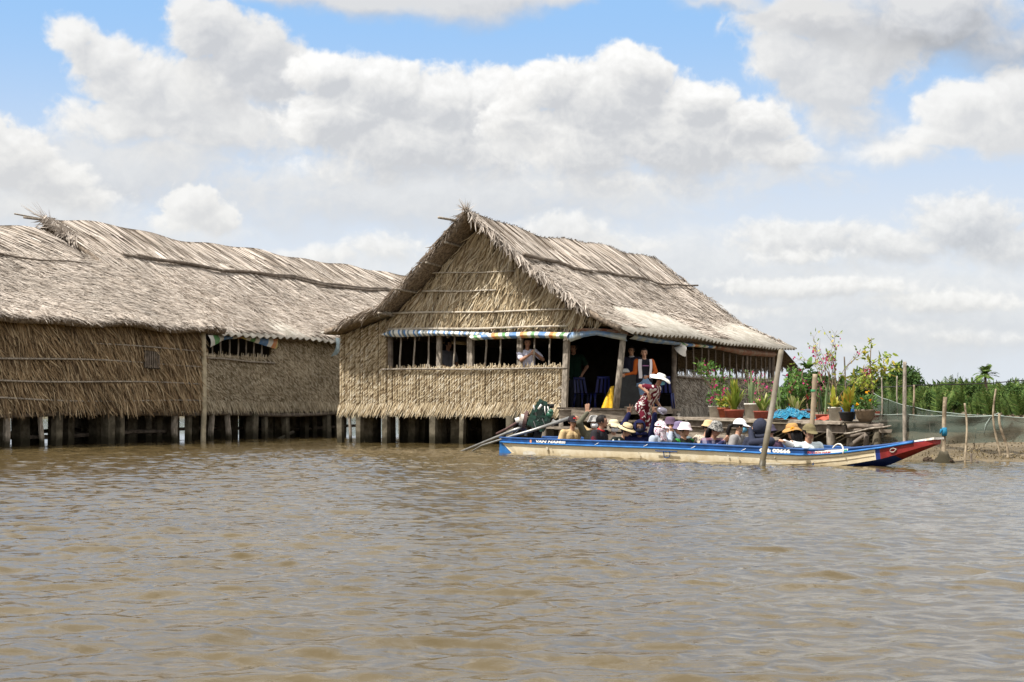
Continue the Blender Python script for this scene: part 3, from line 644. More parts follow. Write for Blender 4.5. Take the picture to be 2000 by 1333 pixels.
def build_mid():
    r = np.random.default_rng(31); F_ = H2
    zf = lambda a, b: -(1-b)*.22*a+b*.14*np.clip(a*1.9, 0, 1)
    s = Slope(F_, [(-6.0, 7.12), (-4.0, 5.85), (-2.0, 4.50), (-.8, 3.75), (-.1, 3.36)], (-1.85, 20), (-1.5, 20), .0, zf, seed=4)
    roof = s.sheet('roof', M_ROOFB, hut_m, .18, 80); P = s.thatch(hut_m, r, split=.45, dens=225, rib=.054, ribw=.044, a_vis=(0, .95))
    P.append(s.edge_fringe(r, 0, 170, 0, .22, .3))
    n = 190; Pp, A, B, N = s.frame(r.uniform(-.01, .02, n), r.uniform(0, .16, n)); D = unit(-UA*r.uniform(.3, 1, (n, 1))+ZA*r.uniform(-.8, .35, (n, 1))+VA*r.normal(.1, .45, (n, 1)))
    P.append(blades(Pp-D*.15, D, np.tile(VA, (n, 1)), r.uniform(.3, .75, n), .028, .02, .15, r.normal(0, .12, n)))
    n = 14; Pp, A, B, N = s.frame(r.uniform(-.005, .01, n), np.zeros(n)); D = unit(-UA*r.uniform(.3, .9, (n, 1))-VA*r.uniform(0, .6, (n, 1))+ZA*r.uniform(.1, .8, (n, 1)))
    P.append(blades(Pp-D*.1, D, np.tile(VA, (n, 1)), r.uniform(.4, .9, n), .014, .02, .3, r.normal(0, .1, n)))
    V, Fc = join(P); mesh_np('thatch', V, Fc, M_ROOF, roof)
    g = G(); g.grid(lambda a, b: F_(-1.6+21*a, -6-5*b, 7.0-3*b-.2*a), 3, 3); g.build('roof', M_ROOFB, hut_m)
    corrugated('corrugated_skirt', F_, (-1.3, 3.95), (.12, 3.24), -.6, 9.5, roof, pitch=.36, amp=.045)
    for k, (a0, a1, db) in enumerate(((.055, .93, 0), (.085, .80, .012))):
        g = G(); pts = [s.pt(np.array(a), np.array(.36+.05*(a-.1)+db*math.sin((a-a0)*9))) for a in np.linspace(a0, a1, 16)]
        g.tube([Vector(p)+Vector((0, 0, .10+.05*k)) for p in pts], np.linspace(.05, .05, 16), 8); g.build('roof_pole', M_POLED, roof, True)
    g = G(); stick(g, F_(-2.5, -6.2, 7.0), F_(-1.2, -6.0, 6.98), .035, .035, 0); g.build('purlin', M_POLE, roof, True)
    g = G(); stick(g, F_(-2.6, -6.5, 7.12), F_(-1.2, -6.0, 6.98), .025, .03, 0); g.build('purlin', M_POLE, roof, True)
    wv = -.35; ua, ub, u0 = F_.u_at(404, wv), F_.u_at(529, wv), F_.u_at(385, wv)
    wall = wall_sheet('wall', [F_(u0, wv, .92), F_(10, wv, .90), F_(10, wv, 3.5), F_(ub, wv, 3.4), F_(ub, wv, 2.55), F_(u0, wv, 2.58)], NV, M_WALLB, hut_m)
    ins = lambda x, z: (x > ub+.02) | (z < 2.54)
    V, Fc = join(woven(F_, r, 'u', u0, 10, 1.0, 3.45, wv+.02, NV, -1, inside=ins, hem=.2)+woven(F_, r, 'u', u0, ub, 2.5, 2.6, wv+.02, NV, -1, hem=0, stub=.14)); mesh_np('leaf_layer', V, Fc, M_GREYG, wall)
    g = G(); stick(g, F_(u0, wv+.09, 2.53), F_(ub+.1, wv+.09, 2.46), .028, .026, .01); g.build('sill_pole', M_POLE, wall, True)
    for px in (416, 432, 449, 466, 482, 497, 512):
        u = F_.u_at(px, wv); g = G(); stick(g, F_(u, wv-.03, 2.45), F_(u+.02, wv-.03, 3.4), .028, .026, .01); g.build('window_bar', M_POLE, hut_m, True)
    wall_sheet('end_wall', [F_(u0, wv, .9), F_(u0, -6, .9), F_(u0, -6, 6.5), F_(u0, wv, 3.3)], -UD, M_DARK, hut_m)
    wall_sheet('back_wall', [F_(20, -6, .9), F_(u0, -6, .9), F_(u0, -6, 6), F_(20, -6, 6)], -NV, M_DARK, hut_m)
    g = G(); g.beam(F_(u0, -3.2, .93), F_(14, -3.2, .93), 5.5, .08); g.build('floor', M_PLANK, hut_m)
    g = G(); stick(g, F_(u0, wv-.1, .82), F_(9, wv-.1, .82), .07, .07, .02); g.build('floor_beam', M_POLED, hut_m, True)
    for px in (414, 444, 493, 517, 557, 638): pile(hut_m, F_(F_.u_at(px, wv-.12), wv-.12, 0), .85, random.uniform(.12, .26), M_CONC if px % 3 else M_POLE)
    for v in (-1.4, -2.8, -4.4):
        for u in np.linspace(u0+.3, 9.5, 16): pile(hut_m, F_(u+r.uniform(-.3, .3), v+r.uniform(-.3, .3), 0), .88, r.uniform(.16, .36))
    g = G(); stick(g, F_(u0, -1.5, .32), F_(10, -1.5, .35), .05, .05, .03); g.build('brace', M_POLED, hut_m, True)
    g = G(); stick(g, F_(F_.u_at(540, 0), 0, -.05), F_(F_.u_at(572, -1), -1, .18), .05, .06, .0); g.build('leaning_log', M_POLE, hut_m, True)
M_GREYG = island_mat('woven_thatch', [(0, (.13, .10, .06)), (.25, (.29, .235, .155)), (.65, (.47, .395, .28)), (1, (.62, .545, .415))], big=.18, bscale=1.0, rough=.75)
build_mid()
# ------------------------------------------------------------------ the long wooden boat
BD = Vector((.583, -.812, 0)).normalized(); BN = Vector((.812, .583, 0)).normalized(); BC = Vector((.18, 33.91, 0))
def B(s, w, z): return BC+BD*s+BN*w+ZD*z
def s_at(px, w=0):
    k = (px-1000)/FPX; p = BC+BN*w
    return (k*p.y-p.x)/(BD.x-k*BD.y)
def itp(x, xs, ys): return float(np.interp(x, xs, ys))
bw = lambda s: itp(s, [0, .6, 2, 4, 7.2, 8.4, 9.3, 10.1, 10.8, 11.39], [.58, .72, .90, .98, .95, .80, .61, .39, .22, .10])
bg = lambda s: itp(s, [0, 1, 3, 6, 7.2, 9.3, 9.8, 10.5, 11.0, 11.39], [.325, .322, .318, .312, .30, .255, .275, .345, .415, .468])
bc = lambda s: itp(s, [0, 5, 8.2, 9.0, 9.8, 10.5, 11.0, 11.39], [-.08, -.12, -.12, -.07, .015, .14, .29, .395])
bk = lambda s: itp(s, [0, 1, 8.4, 9.4, 10.2, 10.45, 10.9, 11.39], [-.16, -.24, -.24, -.16, -.03, .04, .20, .385])
M_CREAM = mat('cream_boat_paint', (.80, .73, .57), .55, .3, .0, 1.6, col2=(.70, .60, .42), bump=.15, bscale=9, tide=.07, tidecol=(.55, .45, .29))
M_BLUE = mat('blue_boat_paint', (.011, .060, .20), .5, .4, .25, 5)
M_BLUEL = mat('bright_blue_paint', (.025, .15, .42), .45, .4, .2, 6)
M_NAVY = mat('dark_blue_paint', (.012, .035, .20), .5, .4, .2, 5)
M_RED = mat('red_boat_paint', (.24, .022, .022), .55, .35, .3, 6)
M_WHITEP = mat('worn_white_paint', (.72, .70, .66), .7, .3, .0, 9, col2=(.42, .38, .33))
M_ROPE = mat('white_rope', (.70, .66, .58), .8, .2, .2, 30)
M_STEEL = mat('galvanised_steel', (.30, .30, .29), .42, .5, .25, 8, metal=.5)
boat = thing('passenger_boat', 'long narrow cream and blue wooden passenger boat with a raised red prow', 'boat', B(5.7, 0, 0))
def build_boat():
    S = [0, .02, .6, 1.2, 2, 3, 4, 5, 6, 7.2, 7.8, 8.4, 8.9, 9.3, 9.7, 10.05, 10.38, 10.46, 10.7, 10.9, 11.1, 11.25, 11.39]
    V = []; F = []; MI = []
    for i, s in enumerate(S):
        for j, (kw, kz) in enumerate(((1, 0), (.99, 1), (.9, 2), (0, 3), (-.9, 2), (-.99, 1), (-1, 0))):
            ss = s
            if i == 1: ss = .14 if kz < 2 else .78
            if i == 0: ss = {0: .05, 1: .02, 2: -.06, 3: -.08}[kz]
            if i == 2: ss = max(s, .62 if kz < 2 else .95)
            st = .085 if ss < 9 else .085*max(0.12, 1-(ss-9)/2.2)
            z = {0: bg(ss), 1: bg(ss)-st, 2: bc(ss), 3: bk(ss)}[kz]
            V.append(B(ss, -kw*bw(ss), z))
    for i in range(len(S)-1):
        for j in range(6):
            F.append((i*7+j, (i+1)*7+j, (i+1)*7+j+1, i*7+j+1))
            row = j if j < 3 else 5-j; s = S[i]
            if row == 0 and s >= 9: MI.append(1)
            elif s >= 10.46: MI.append(3 if row < 2 else (3 if s > 10.6 else 2))
            elif s >= 10.38 and row < 2: MI.append(2)
            elif row == 0: MI.append(1)
            elif i == 0: MI.append(4)
            elif row == 1: MI.append(0)
            else: MI.append(2 if s >= 8.9 else 0)
    F.append((0, 1, 2, 3, 4, 5, 6)); MI.append(4)
    k = (len(S)-1)*7; F.append((k+6, k+5, k+4, k+3, k+2, k+1, k)); MI.append(3)
    mesh_np('hull', V, F, [M_CREAM, M_BLUE, M_NAVY, M_RED, M_BLUEL], boat, False, MI)
    # inside skin and floor
    g = G(); sa = np.linspace(.12, 9.95, 34)
    for sg in (-1, 1):
        g.grid(lambda a, b: B(.12+9.83*a, sg*(bw(.12+9.83*a)-.035-.10*b), bg(.12+9.83*a)*(1-b)+b*(-.13)), 34, 4)
    g.build('inner_planking', M_BLUE, boat)
    g = G(); g.grid(lambda a, b: B(.1+9.9*a, (2*b-1)*(bw(.1+9.9*a)-.10), -.13), 30, 5); g.build('floorboards', M_PLANK, boat)
    for sg in (-1, 1):
        g = G(); g.tube([B(s, sg*(bw(s)-.012), bg(s)+.008) for s in np.linspace(.05, 11.05, 50)], .024, 6); g.build('gunwale', M_BLUE, boat, True)
        g = G(); g.tube([B(s, sg*(bw(s)*.992+.012), bg(s)-(.085 if s < 9 else .085*max(0, 1-(s-9)/2.1))) for s in np.linspace(.1, 11.05, 60)], .019, 6); g.build('rubbing_strake', M_BLUEL, boat, True)
    for s in (.55, 2.1, 3.4, 4.7, 6.0, 7.3, 8.6):
        g = G(); g.beam(B(s, -bw(s)+.12, -.02), B(s, bw(s)-.12, -.02), .16, .03); g.build('thwart', M_BLUE, boat)
    g = G(); g.beam(B(9.25, -bw(9.25)+.04, .05), B(9.25, bw(9.25)-.04, .05), .03, .33); g.build('bulkhead', M_BLUE, boat)
    g = G(); g.grid(lambda a, b: B(9.9+1.15*a, (2*b-1)*(bw(9.9+1.15*a)-.03), bg(9.9+1.15*a)-.03), 8, 3); g.grid(lambda a, b: B(9.9+1.15*a, (2*b-1)*(bw(9.9+1.15*a)-.03), bg(9.9+1.15*a)-.05), 8, 3); g.build('foredeck', M_RED, boat)
    g = G(); g.grid(lambda a, b: B(.1+.75*a, (2*b-1)*(bw(.1+.75*a)-.03), bg(.1+.75*a)-.02), 5, 3); g.build('stern_deck', M_BLUE, boat)
    g = G(); g.beam(B(10.78, 0, bg(10.78)+.012), B(11.43, 0, bg(11.39)+.022), .25, .035, jit=.006); g.build('prow_board', M_WHITEP, boat)
    # painted eye on the bow
    def side(s, t, off=.006):       # near side plank between strake (t=0) and chine (t=1)
        st = .085*max(.12, 1-(max(s, 9)-9)/2.2); a = B(s, -.99*bw(s), bg(s)-st); c = B(s, -.9*bw(s), bc(s)); return a.lerp(c, t)-BN*off
    g = G(); n = 14
    eye = [side(10.70+.055*math.cos(2*math.pi*i/n), .45-.20*math.sin(2*math.pi*i/n)*(1 if math.cos(2*math.pi*i/n) < .6 else .5), .012) for i in range(n)]
    g.tube(eye+[eye[0]], .008, 5); g.build('painted_eye', M_WHITEP, boat, True)
    # load mark
    s0 = s_at(1303, -.96)
    g = G(); g.m = 0
    za = .175; g.beam(B(s0-.30, -.985, za), B(s0+.30, -.98, za-.004), .012, .016); g.beam(B(s0-.085, -.975, za), B(s0-.085, -.955, za-.115), .012, .014, up=BD); g.beam(B(s0-.02, -.975, za), B(s0-.02, -.97, za-.03), .012, .01, up=BD)
    g.tube([B(s0-.085+.165*math.sin(t)**1 if t < 0 else s0-.085+.165*min(1, t/1.0)*(1 if t <= 1 else 1), -.975, za) for t in (0, .5, 1)], .006, 5)
    g.tube([B(s0+.08, -.975, za), B(s0+.085, -.965, za-.06), B(s0+.06, -.958, za-.105), B(s0-.0, -.955, za-.122), B(s0-.085, -.955, za-.115)], .008, 5)
    g.build('load_mark', M_BLUE, boat)
    # lettering: registration, name and a sticker
    def letter(txt, px, zc, size, m, off, italic=0, name='lettering', bold=.0, pxe=None):
        cu = bpy.data.curves.new(name, 'FONT'); cu.body = txt; cu.size = size; cu.align_x = 'LEFT'; cu.align_y = 'CENTER'; cu.offset = bold; cu.extrude = .002; cu.shear = italic
        tmp = bpy.data.objects.new('tmp', cu); COL.objects.link(tmp); dg = bpy.context.evaluated_depsgraph_get(); me = bpy.data.meshes.new_from_object(tmp.evaluated_get(dg)); bpy.data.objects.remove(tmp)
        s = s_at(px, -bw(s_at(px, -.9))); e_ = s_at(pxe, -bw(s_at(pxe, -.9))); sx = (e_-s)/max(v.co.x for v in me.vertices)
        for v in me.vertices:
            ss = s+v.co.x*sx; p = B(ss, -bw(ss)-off-v.co.z*.5, bg(ss)+zc+v.co.y); v.co = p
        me.materials.clear(); me.materials.append(m); return link(name, me, boat)
    letter('CM: 00666', 1486, -.038, .078, M_WHITEP2, .018, 0, 'registration_lettering', .0045, 1549)
    letter('VAN NAM', 1047, -.038, .066, M_WHITEP2, .018, .2, 'name_lettering', .0025, 1097)
    g = G(); g.lathe([(.001, .002), (.034, .002), (.034, -.002), (.001, -.002)], B(s_at(1044, -.8)-.06, -bw(s_at(1044, -.8)-.06)-.012, bg(.8)-.042), 14, BN.to_track_quat('Z', 'Y').to_matrix()); g.build('round_mark', mat('orange_mark', (.62, .27, .16), .7), boat)
    g = G(); sm = s_at(1100, -.85)
    for dz in (-.022, -.038, -.054): g.beam(B(sm, -bw(sm)-.014, bg(sm)+dz), B(sm+.2, -bw(sm+.2)-.014, bg(sm)+dz), .004, .010)
    g.build('painted_stripes', M_WHITEP2, boat)
    sa_, sb_ = s_at(1581, -.75), s_at(1643, -.62)
    def stick_pt(a, b, o): s = sa_+(sb_-sa_)*a; return B(s, -bw(s)-o, bg(s)-.015-.060*b+(.012 if a > .3 else 0)+.012*a)
    g = G(); g.grid(lambda a, b: stick_pt(a, b*(1-.5*max(0, a-.85)/.15), .018), 12, 3); st = g.build('sticker', mat('sticker_white', (.78, .78, .76), .5), boat)
    for i, c in enumerate(((.55, .10, .08), (.55, .10, .08), (.60, .35, .10), (.55, .10, .08), (.30, .36, .15))):
        pass
    cu = letter('DU LICH NAM', 1585, -.040, .048, mat('sticker_red', (.50, .09, .07), .6), .024, .15, 'sticker_lettering', .001, 1634)
    g = G(); g.grid(lambda a, b: stick_pt(.84+.14*a, .15+.5*b, .022), 4, 3); g.build('sticker_patch', mat('sticker_green', (.05, .32, .22), .5), boat)
    for k, (t0, sA) in enumerate(((.30, 8.2), (.62, 7.4))):
        g = G(); g.tube([side(s, t0+.02*math.sin(s*3), .002) for s in np.linspace(sA, 10.36, 24)], .006, 5); g.build('plank_seam', mat('seam_dark', (.30, .25, .17), .9), boat, True)
    for px, L_, h_ in ((1042, .55, .07), (1120, .30, .02), (1512, .5, .035), (1395, .4, .02)):  # whitish rounded patches low on the hull side
        s = s_at(px, -.66); g = G(); g.grid(lambda a, b: side(s-L_/2+L_*a, .62+.5*b-(.5*b+h_*4)*(math.sin(math.pi*a)**.5)*(1-b)*.5, .005), 12, 4); g.build('whitish_patch', mat('white_hull_patch', (.72, .70, .64), .6, .2, .0, 9, col2=(.62, .57, .46)), boat)
    # ropes
    g = G(); s1 = s_at(1630, -.55); g.tube([B(s1-.13+.27*(.5-.5*math.cos(t)), -.5+.05*math.sin(t), bg(s1)-.06+.16*math.sin(t)) for t in np.linspace(0, math.pi, 12)], .013, 6); g.build('hose_loop', M_ROPE, boat, True)
    g = G(); g.tube([B(9.3+1.35*t, .25-.28*t+.05*math.sin(7*t), bg(9.3+1.35*t)+.015+.015*math.sin(9*t)) for t in np.linspace(0, 1, 14)]+[B(10.75+.05*math.cos(a), -.02+.06*math.sin(a), bg(10.7)+.03) for a in np.linspace(0, 6, 8)], .013, 6); g.build('bow_rope', M_ROPE, boat, True)
    for px in (1170, 1265, 1357, 1448):
        s = s_at(px, -.93); g = G(); g.tube([B(s-.06, -bw(s)-.012, bg(s)-.065), B(s, -bw(s)-.014, bg(s)-.045), B(s+.05, -bw(s)-.012, bg(s)-.025)], .007, 5); g.build('rope_cleat', M_WHITEP2, boat, True)
    # a few knocks and stains in the paint
    for px, dz, r in ((1066, -.175, .035), (1075, -.177, .016), (1250, -.19, .014), (1345, -.2, .012), (1420, -.17, .018), (1437, -.19, .02), (1500, -.15, .012)):
        s = s_at(px, -.93); g = G(); g.lathe([(.001, .001), (r, .001), (r, -.003), (.001, -.003)], B(s, -.99*bw(s)-.003, bg(s)+dz), 9, BN.to_track_quat('Z', 'Y').to_matrix(), sx=1.4); g.build('paint_chip', mat('bare_patch', (.42, .38, .30), .8), boat)
M_WHITEP2 = mat('white_lettering_paint', (.78, .77, .74), .6)
build_boat()
# ---- long-tail engine
E0 = B(.62, -.02, 0); eng = thing('longtail_engine', 'dark green diesel engine with a long steel propeller shaft on the boat stern', 'engine', (E0.x, E0.y, .4))
def build_engine():
    M_GRN = mat('green_engine_paint', (.007, .042, .027), .4, .5, .5, 12); M_BLK = mat('black_iron', (.03, .03, .03), .6); M_BRN = mat('rusty_exhaust', (.10, .055, .05), .7, .3, .4, 9)
    Y = E0.y; P = lambda px, py, d=0: at(px, py, Y+d)
    ax = (P(1062, 800)-P(1046, 842)).normalized(); ay = Vector((0, 1, 0)); axx = ax.cross(ay)*-1; axx = Vector((ax.z, 0, -ax.x))
    Rm = Matrix((axx, ay, ax)).transposed(); c = P(1053, 817)
    L = lambda x, y, z: c+axx*x+ay*y+ax*z
    g = G(); g.box(L(.0, 0, -.02), (.40, .34, .46), Rm); g.box(L(-.02, -.02, .25), (.30, .30, .14), Rm); g.box(L(.17, -.15, .06), (.14, .10, .26), Rm); g.box(L(-.14, -.17, -.10), (.14, .08, .24), Rm)
    for k in range(5): g.box(L(.02, -.175, -.18+.05*k), (.30, .03, .018), Rm)
    g.tube([L(-.05, -.2, -.16), L(-.05, -.17, -.16)], .09, 14); 
    for k in range(46):
        q = L(random.uniform(-.2, .2), random.uniform(-.2, -.14), random.uniform(-.22, .34)); sz = random.uniform(.02, .06); g.box(q, (sz, .05, sz*random.uniform(.6, 2)), Rm, .006)
    g.build('engine_block', M_GRN, eng)
    g = G(); g.box(L(-.05, -.05, .34), (.20, .18, .10), Rm); g.tube([L(-.12, -.1, .28), L(-.1, -.1, .40)], .03, 8); g.tube([L(.05, -.12, .25), L(.05, -.12, .36)], .022, 8); g.build('cylinder_head', M_GRN, eng)
    g = G(); g.tube([L(.12, -.16, .16), L(.24, -.17, .14)], .075, 12); g.ell(L(.18, -.2, .22), (.06, .05, .06)); g.build('injector_pump', mat('green_bright', (.02, .10, .06), .35, .5), eng, True)
    g = G(); g.tube([L(.02, -.19, .28), L(.05, -.24, .20), L(.10, -.22, .12)], .010, 6); g.tube([L(.08, -.19, .30), L(.12, -.22, .24), L(.12, -.2, .16)], .010, 6); g.build('fuel_line', M_WHITEP2, eng, True)
    g = G(); g.tube([L(.16, .0, .30), L(.13, .0, .38)], .07, 10); g.tube([L(.10, -.02, .30), L(.18, -.02, .34)], .04, 8); g.build('air_filter', M_BLK, eng, True)
    g = G(); g.tube([L(-.235, 0, -.16), L(-.30, 0, -.17)], .22, 24); g.build('flywheel', M_BRN, eng); g = G(); g.tube([L(-.31, 0, -.17), L(-.38, 0, -.18)], .13, 18); g.tube([L(-.38, 0, -.18), L(-.46, 0, -.24)], .06, 12); g.build('pulley', M_WHITEP, eng)
    g = G(); g.tube([L(.27, -.05, .02), L(.36, -.05, .0)], .075, 12); g.build('side_cap', M_WHITEP, eng)
    g = G(); g.lathe([(.03, 0), (.06, .02), (.06, .1), (.09, .1), (.09, .13), (.05, .16), (.03, .16)], P(1027, 829, .1), 14); g.tube([P(1027, 852, .1), P(1027, 829, .1)], .03, 10); g.build('pump', mat('beige_pump', (.50, .46, .36), .5), eng, True)
    g = G(); g.tube([L(-.22, -.16, .22), L(-.08, -.19, .02)], .022, 8); g.build('lever', M_STEEL, eng, True)
    g = G(); g.tube([L(-.09, -.2, .17), L(-.06, -.2, .29)], .024, 8); g.build('white_handle', M_WHITEP, eng, True)
    for px in (1046, 1063):
        g = G(); a = P(px-4, 823 if px < 1050 else 818, -.20); b = P(px+2, 840 if px < 1050 else 833, -.20); g.beam(a, b, .05, .012, up=axx); g.build('bracket', M_STEEL, eng)
    g = G(); tipw = Vector((at(893, 881, 35.4).x, 35.4, -.06))
    g.tube([tipw, P(1000, 842), P(1027, 832)], [.026, .032, .036], 10); g.build('propeller_shaft', M_STEEL, eng, True)
    g = G(); g.tube([tipw+Vector((.25, -.05, -.01)), P(940, 871, .5), P(1003, 851, -.2), P(1040, 841, -.3), P(1112, 817, -.3)], [.014, .020, .026, .034, .04], 10); g.build('tiller', M_STEEL, eng, True)
    g = G(); g.tube([P(1033, 808, .1), P(1020, 813, .1), P(1010, 826, .15), P(990, 838, .3), P(970, 848, .5)], [.05, .045, .035, .03, .03], 10); g.build('exhaust_pipe', M_BRN, eng, True)
    g = G(); g.tube([P(1002, 850), P(1019, 834)], .010, 6); g.tube([P(1019, 834), P(1034, 843)], .010, 6); g.build('stay', M_STEEL, eng, True)
    g = G(); g.beam(B(.62, -.02, .25), P(1052, 842), .14, .10, up=BD); g.beam(B(.62, -.25, .30), B(.62, .25, .30), .10, .05); g.build('mount', M_BLK, eng)
build_engine()
# ------------------------------------------------------------------ people
def pattern(name, base, kind, c2, scale, c3=None, th=.5, rough=.85):
    if name in MATS: return MATS[name]
    m = bpy.data.materials.new(name); m.use_nodes = True; T = NT(m.node_tree); b = T.n['Principled BSDF']; b.inputs['Roughness'].default_value = rough; b.inputs['Specular IOR Level'].default_value = .15
    tc = T.new('ShaderNodeTexCoord'); v = tc.outputs['Object']
    if kind == 'blotch':
        f = T.smooth(T.noise(v, scale, 3, .55, .6).outputs[0], th, th+.04); col = T.mix(f, c4(base), c4(c2))
        if c3: col = T.mix(T.smooth(T.noise(v, scale*1.7, 2, .5, .3).outputs[0], .60, .64), col, c4(c3))
    elif kind == 'dots':
        vo = T.new('ShaderNodeTexVoronoi'); vo.inputs['Scale'].default_value = scale; T.put(vo.inputs[0], v)
        col = T.mix(T.smooth(vo.outputs[0], th, th+.05), c4(c2), c4(base))
    elif kind == 'plaid':
        sp = T.new('ShaderNodeSeparateXYZ'); T.put(sp.inputs[0], v)
        fx = T.smooth(T.math('SINE', T.math('MULTIPLY', sp.outputs[2], scale)), .2, .35); fy = T.smooth(T.math('SINE', T.math('MULTIPLY', sp.outputs[0], scale)), .3, .45)
        col = T.mix(T.math('MULTIPLY', fx, .8), c4(base), c4(c2)); col = T.mix(T.math('MULTIPLY', fy, .45), col, c4(c3 or c2))
    T.put(b.inputs['Base Color'], col)
    bn = T.new('ShaderNodeBump'); bn.inputs['Strength'].default_value = .5; bn.inputs['Distance'].default_value = .02; T.put(bn.inputs['Height'], T.noise(v, 9, 3, .5, 1.0).outputs[0]); T.put(b.inputs['Normal'], bn.outputs[0])
    MATS[name] = m; return m
def cloth(name, c, var=.12): return mat(name, c, .88, .12, var, 7, bump=.6, bscale=8)
SKIN = mat('skin', (.42, .235, .155), .55, .35, .12, 14); SKIND = mat('skin_tan', (.34, .18, .115), .55, .35, .12, 14)
HAIR = mat('black_hair', (.010, .008, .008), .6, .15); EYEM = mat('dark_eye', (.02, .014, .012), .3); LIP = mat('lip', (.34, .11, .09), .5)
PANTS = cloth('dark_trousers', (.03, .032, .045)); SHOE = mat('shoe', (.06, .05, .045), .6)

def capsule(a, b, ra, rb, n=14):
    a, b = Vector(a), Vector(b); d = b-a; L = d.length
    z = d/L if L > 1e-5 else Vector((0, 0, 1)); x = z.orthogonal().normalized(); y = z.cross(x); V = []; F = []
    rows = [(a, ra*math.cos(t), ra*math.sin(t)) for t in np.linspace(-math.pi/2, 0, 5)]+[(b, rb*math.cos(t), rb*math.sin(t)) for t in np.linspace(0, math.pi/2, 5)]
    for (c, r, h) in rows:
        r = max(r, 1e-4)
        for j in range(n):
            t = 2*math.pi*j/n; V.append(c+z*h+(x*math.cos(t)+y*math.sin(t))*r)
    k = len(rows)
    for i in range(k-1):
        for j in range(n): F.append((i*n+j, i*n+(j+1) % n, (i+1)*n+(j+1) % n, (i+1)*n+j))
    F.append(tuple(range(n-1, -1, -1))); F.append(tuple(range((k-1)*n, k*n))); return V, F
def ik(a, b, l1, l2, pole):
    d = b-a; L = min(max(d.length, .02), (l1+l2)*.995); u = d.normalized(); b = a+u*L
    x = (l1*l1-l2*l2+L*L)/(2*L); h = math.sqrt(max(l1*l1-x*x, 0)); p = pole-u*pole.dot(u)
    p = p.normalized() if p.length > 1e-5 else u.orthogonal(); return a+u*x+p*h, b
def shell(g, c, bas, rad, az0, az1, el0, el1, th=.008, na=20, ne=9, fn=None):
    """patch of an ellipsoid with thickness; az measured from forward (f), el from the equator"""
    hl, hf, hu = bas
    def P(a, e, k):
        r = k
        d = Vector((math.sin(a)*math.cos(e)*rad[0], math.cos(a)*math.cos(e)*rad[1], math.sin(e)*rad[2]))
        if fn: d = fn(d, a, e)
        return c+hl*d.x*r+hf*d.y*r+hu*d.z*r
    V = []; F = []; k1 = 1+th/min(rad)
    for k in (k1, 1.0):
        for i in range(ne):
            for j in range(na): V.append(P(az0+(az1-az0)*j/(na-1), el0+(el1-el0)*i/(ne-1), k))
    o = na*ne
    for i in range(ne-1):
        for j in range(na-1):
            q = (i*na+j, i*na+j+1, (i+1)*na+j+1, (i+1)*na+j); F.append(q); F.append(tuple(x+o for x in q[::-1]))
    for i in range(ne-1):
        for j in (0, na-1): F.append((i*na+j, (i+1)*na+j, (i+1)*na+j+o, i*na+j+o))
    for j in range(na-1):
        for i in (0, ne-1): F.append((i*na+j, i*na+j+1, i*na+j+1+o, i*na+j+o))
    g.add(V, F)
def fingers(prims, wrist, hand_dir, palm_n, side, pose, sc, mt='skin'):
    """palm and five fingers; hand_dir to the fingertips, palm_n out of the palm, side towards the thumb"""
    f = hand_dir.normalized(); s = (side-f*side.dot(f)).normalized(); n = f.cross(s); n = n if n.dot(palm_n) > 0 else -n
    pc = wrist+f*.048*sc
    for k in (-.026, -.009, .009, .026): prims.append((wrist+f*.018*sc+s*k*.8*sc, wrist+f*.085*sc+s*k*sc, .0125*sc, .0115*sc, mt))
    spec = {'open': [(.068, .12, 0), (.075, .05, 0), (.070, -.05, 0), (.055, -.14, 0)], 'vee': [(.070, .26, 0), (.076, -.12, 0), (.03, -.05, 1), (.026, -.1, 1)],
            'curl': [(.03, .03, .8), (.034, 0, .8), (.032, -.03, .8), (.026, -.05, .8)], 'relax': [(.062, .06, .3), (.068, .02, .32), (.062, -.03, .35), (.05, -.08, .4)]}[pose]
    for (k, (L, sp, cu)) in zip((.030, .010, -.010, -.029), spec):
        a = wrist+f*.088*sc+s*k*sc; d1 = (f+s*sp+n*cu*.8).normalized(); m = a+d1*L*.52*sc; d2 = (f*(1-1.5*cu)+s*sp+n*cu*1.8).normalized(); e = m+d2*L*.48*sc
        prims.append((a, m, .0092*sc, .0085*sc, mt)); prims.append((m, e, .0085*sc, .0072*sc, mt))
    cu = {'open': .0, 'vee': 1, 'curl': .7, 'relax': .25}[pose]
    a = wrist+f*.025*sc+s*.030*sc; m = a+(f*.6+s*(.9-.8*cu)+n*.7*cu).normalized()*.036*sc; e = m+(f*.85+s*(.5-1.0*cu)+n*.5*cu).normalized()*.03*sc
    prims.append((a, m, .0115*sc, .0105*sc, mt)); prims.append((m, e, .010*sc, .0085*sc, mt))

